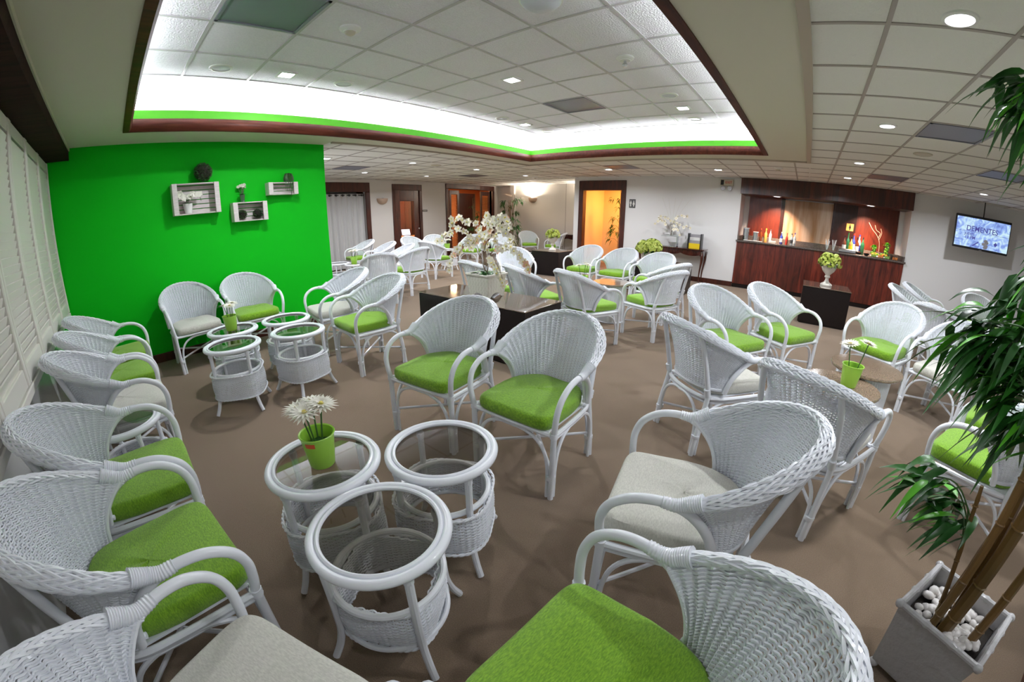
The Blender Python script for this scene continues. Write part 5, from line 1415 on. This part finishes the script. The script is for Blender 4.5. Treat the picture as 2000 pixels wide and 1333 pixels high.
cl = [(.555, 1.38, .80), (.59, 1.42, .77), (.69, 1.38, .74), (.71, 1.42, .68), (.74, 1.36, .66),
      (.56, 1.46, 1.24), (.60, 1.42, 1.20), (.64, 1.44, 1.16), (.68, 1.40, 1.14), (.72, 1.44, 1.12), (.76, 1.38, 1.12), (.80, 1.42, 1.10), (.58, 1.40, 1.30), (.62, 1.46, 1.28), (.66, 1.38, 1.26),
      (.70, 1.44, 1.22), (.74, 1.40, 1.22), (.78, 1.42, 1.20), (.82, 1.38, 1.20), (.66, 1.42, 1.35), (.72, 1.40, 1.32), (.78, 1.42, 1.30), (.68, 1.48, 1.20), (.76, 1.46, 1.04), (.84, 1.40, 1.06), (.82, 1.44, .98),
      (.72, 1.44, 1.42), (.78, 1.42, 1.46), (.80, 1.40, 1.54), (.80, 1.38, 1.60), (.86, 1.36, 1.40), (.80, 1.42, 1.52), (.84, 1.44, 1.70),
      (.60, 1.42, 1.92), (.64, 1.36, 1.88), (.66, 1.44, 1.96), (.70, 1.40, 1.86), (.68, 1.38, 1.98), (.62, 1.48, 2.0)]
bamboo(px, py, 'large artificial bamboo in a white square planter at the right foreground', cz, [(a - px, b - py, c) for a, b, c in cl], big_pot, 51, .17, .030, 12, .16)
def rc(n, r, h, seed, cr_=.010):
    rnd = random.Random(seed); out = []
    for i in range(n):
        a = rnd.uniform(0, 6.28); q = rnd.uniform(.2, 1) * r; dx, dy = rnd.uniform(-.08, .08), rnd.uniform(-.08, .08); hh = h * rnd.uniform(.8, 1.08)
        out.append(([(q * math.cos(a), q * math.sin(a), .25), (q * math.cos(a) + dx * .5, q * math.sin(a) + dy * .5, hh * .5), (q * math.cos(a) + dx, q * math.sin(a) + dy, hh)], cr_))
    return out
def rcl(n, r, z0, z1, seed):
    rnd = random.Random(seed); return [(r * rnd.uniform(.5, 1) * math.cos(a), r * rnd.uniform(.5, 1) * math.sin(a), z0 + (z1 - z0) * rnd.random()) for a in [rnd.uniform(0, 6.28) for _ in range(n)]]
bamboo(-8.95, 10.95, 'leafy bamboo plant in the alcove corner between the entrance and the sconce', rc(5, .07, 2.15, 61, .014), rcl(34, .38, .45, 2.0, 62), lathe_pot(.17, .3, M_URN), 63, .19, .034, 10, .0)
bamboo(-4.78, 10.75, 'slender bamboo plant inside the orange lit corridor doorway', rc(6, .08, 2.2, 64, .011), rcl(24, .30, .8, 2.2, 65), lathe_pot(.16, .3, M_URN), 66, .17, .030, 9, .2)
bamboo(-9.35, 9.55, 'bare bamboo canes with a few leaves standing before the louvered entrance', rc(8, .22, 2.15, 67, .010), rcl(9, .25, .9, 1.7, 68), lathe_pot(.17, .3, M_URN), 69, .15, .026, 7, .0)

# low dark edged screen at the lower right corner of the picture
t = struct(MB().obox((1.58, 1.62, .045), Vector((.47, .88, 0)).normalized(), Vector((-.88, .47, 0)).normalized(), (0, 0, 1), .42, .02, .045).build('trim_10', M_MAHOG, smooth=False))
t = struct(MB().obox((1.63, 1.595, .55), Vector((.47, .88, 0)).normalized(), Vector((-.88, .47, 0)).normalized(), (0, 0, 1), .42, .02, .55).build('wall_low_screen', M_WALL, smooth=False))

# ------------------------------------------------------------------ remaining lights
area('sconce_lamp', (-8.70, FY - .08, 2.06), .12, 60, WARM, rot=(PI, 0, 0), spread=170)
area('sconce_lamp', (-6.28, FY - .08, 2.06), .12, 60, WARM, rot=(PI, 0, 0), spread=170)
area('corridor_lamp', (-4.6, 10.7, HC - .03), .25, 42, (1.0, .40, .10), spread=170)
area('corridor_lamp', (-4.2, 11.2, 1.9), .2, 14, (1.0, .45, .12), rot=(0, math.radians(70), 0))
area('office_lamp', (-11.5, 7.9, HC), .3, 130, (1.0, .62, .34))
area('lounge_lamp', (-11.5, 10.4, HC), .4, 170, (1.0, .66, .38))

w = bpy.data.worlds.new('World'); sc.world = w; w.use_nodes = True
w.node_tree.nodes['Background'].inputs[0].default_value = (.75, .80, 1.0, 1); w.node_tree.nodes['Background'].inputs[1].default_value = .0
# ------------------------------------------------------------------ view
sc.view_settings.view_transform = 'Standard'; sc.view_settings.look = 'None'; sc.view_settings.gamma = 1; sc.view_settings.use_curve_mapping = False
sc.view_settings.exposure = 0.25
sc.cycles.max_bounces = 7; sc.cycles.diffuse_bounces = 4; sc.cycles.glossy_bounces = 3; sc.cycles.transmission_bounces = 4; sc.cycles.transparent_max_bounces = 12
sc.cycles.sample_clamp_indirect = 6; sc.cycles.caustics_reflective = False; sc.cycles.caustics_refractive = False
sc.cycles.use_denoising = True
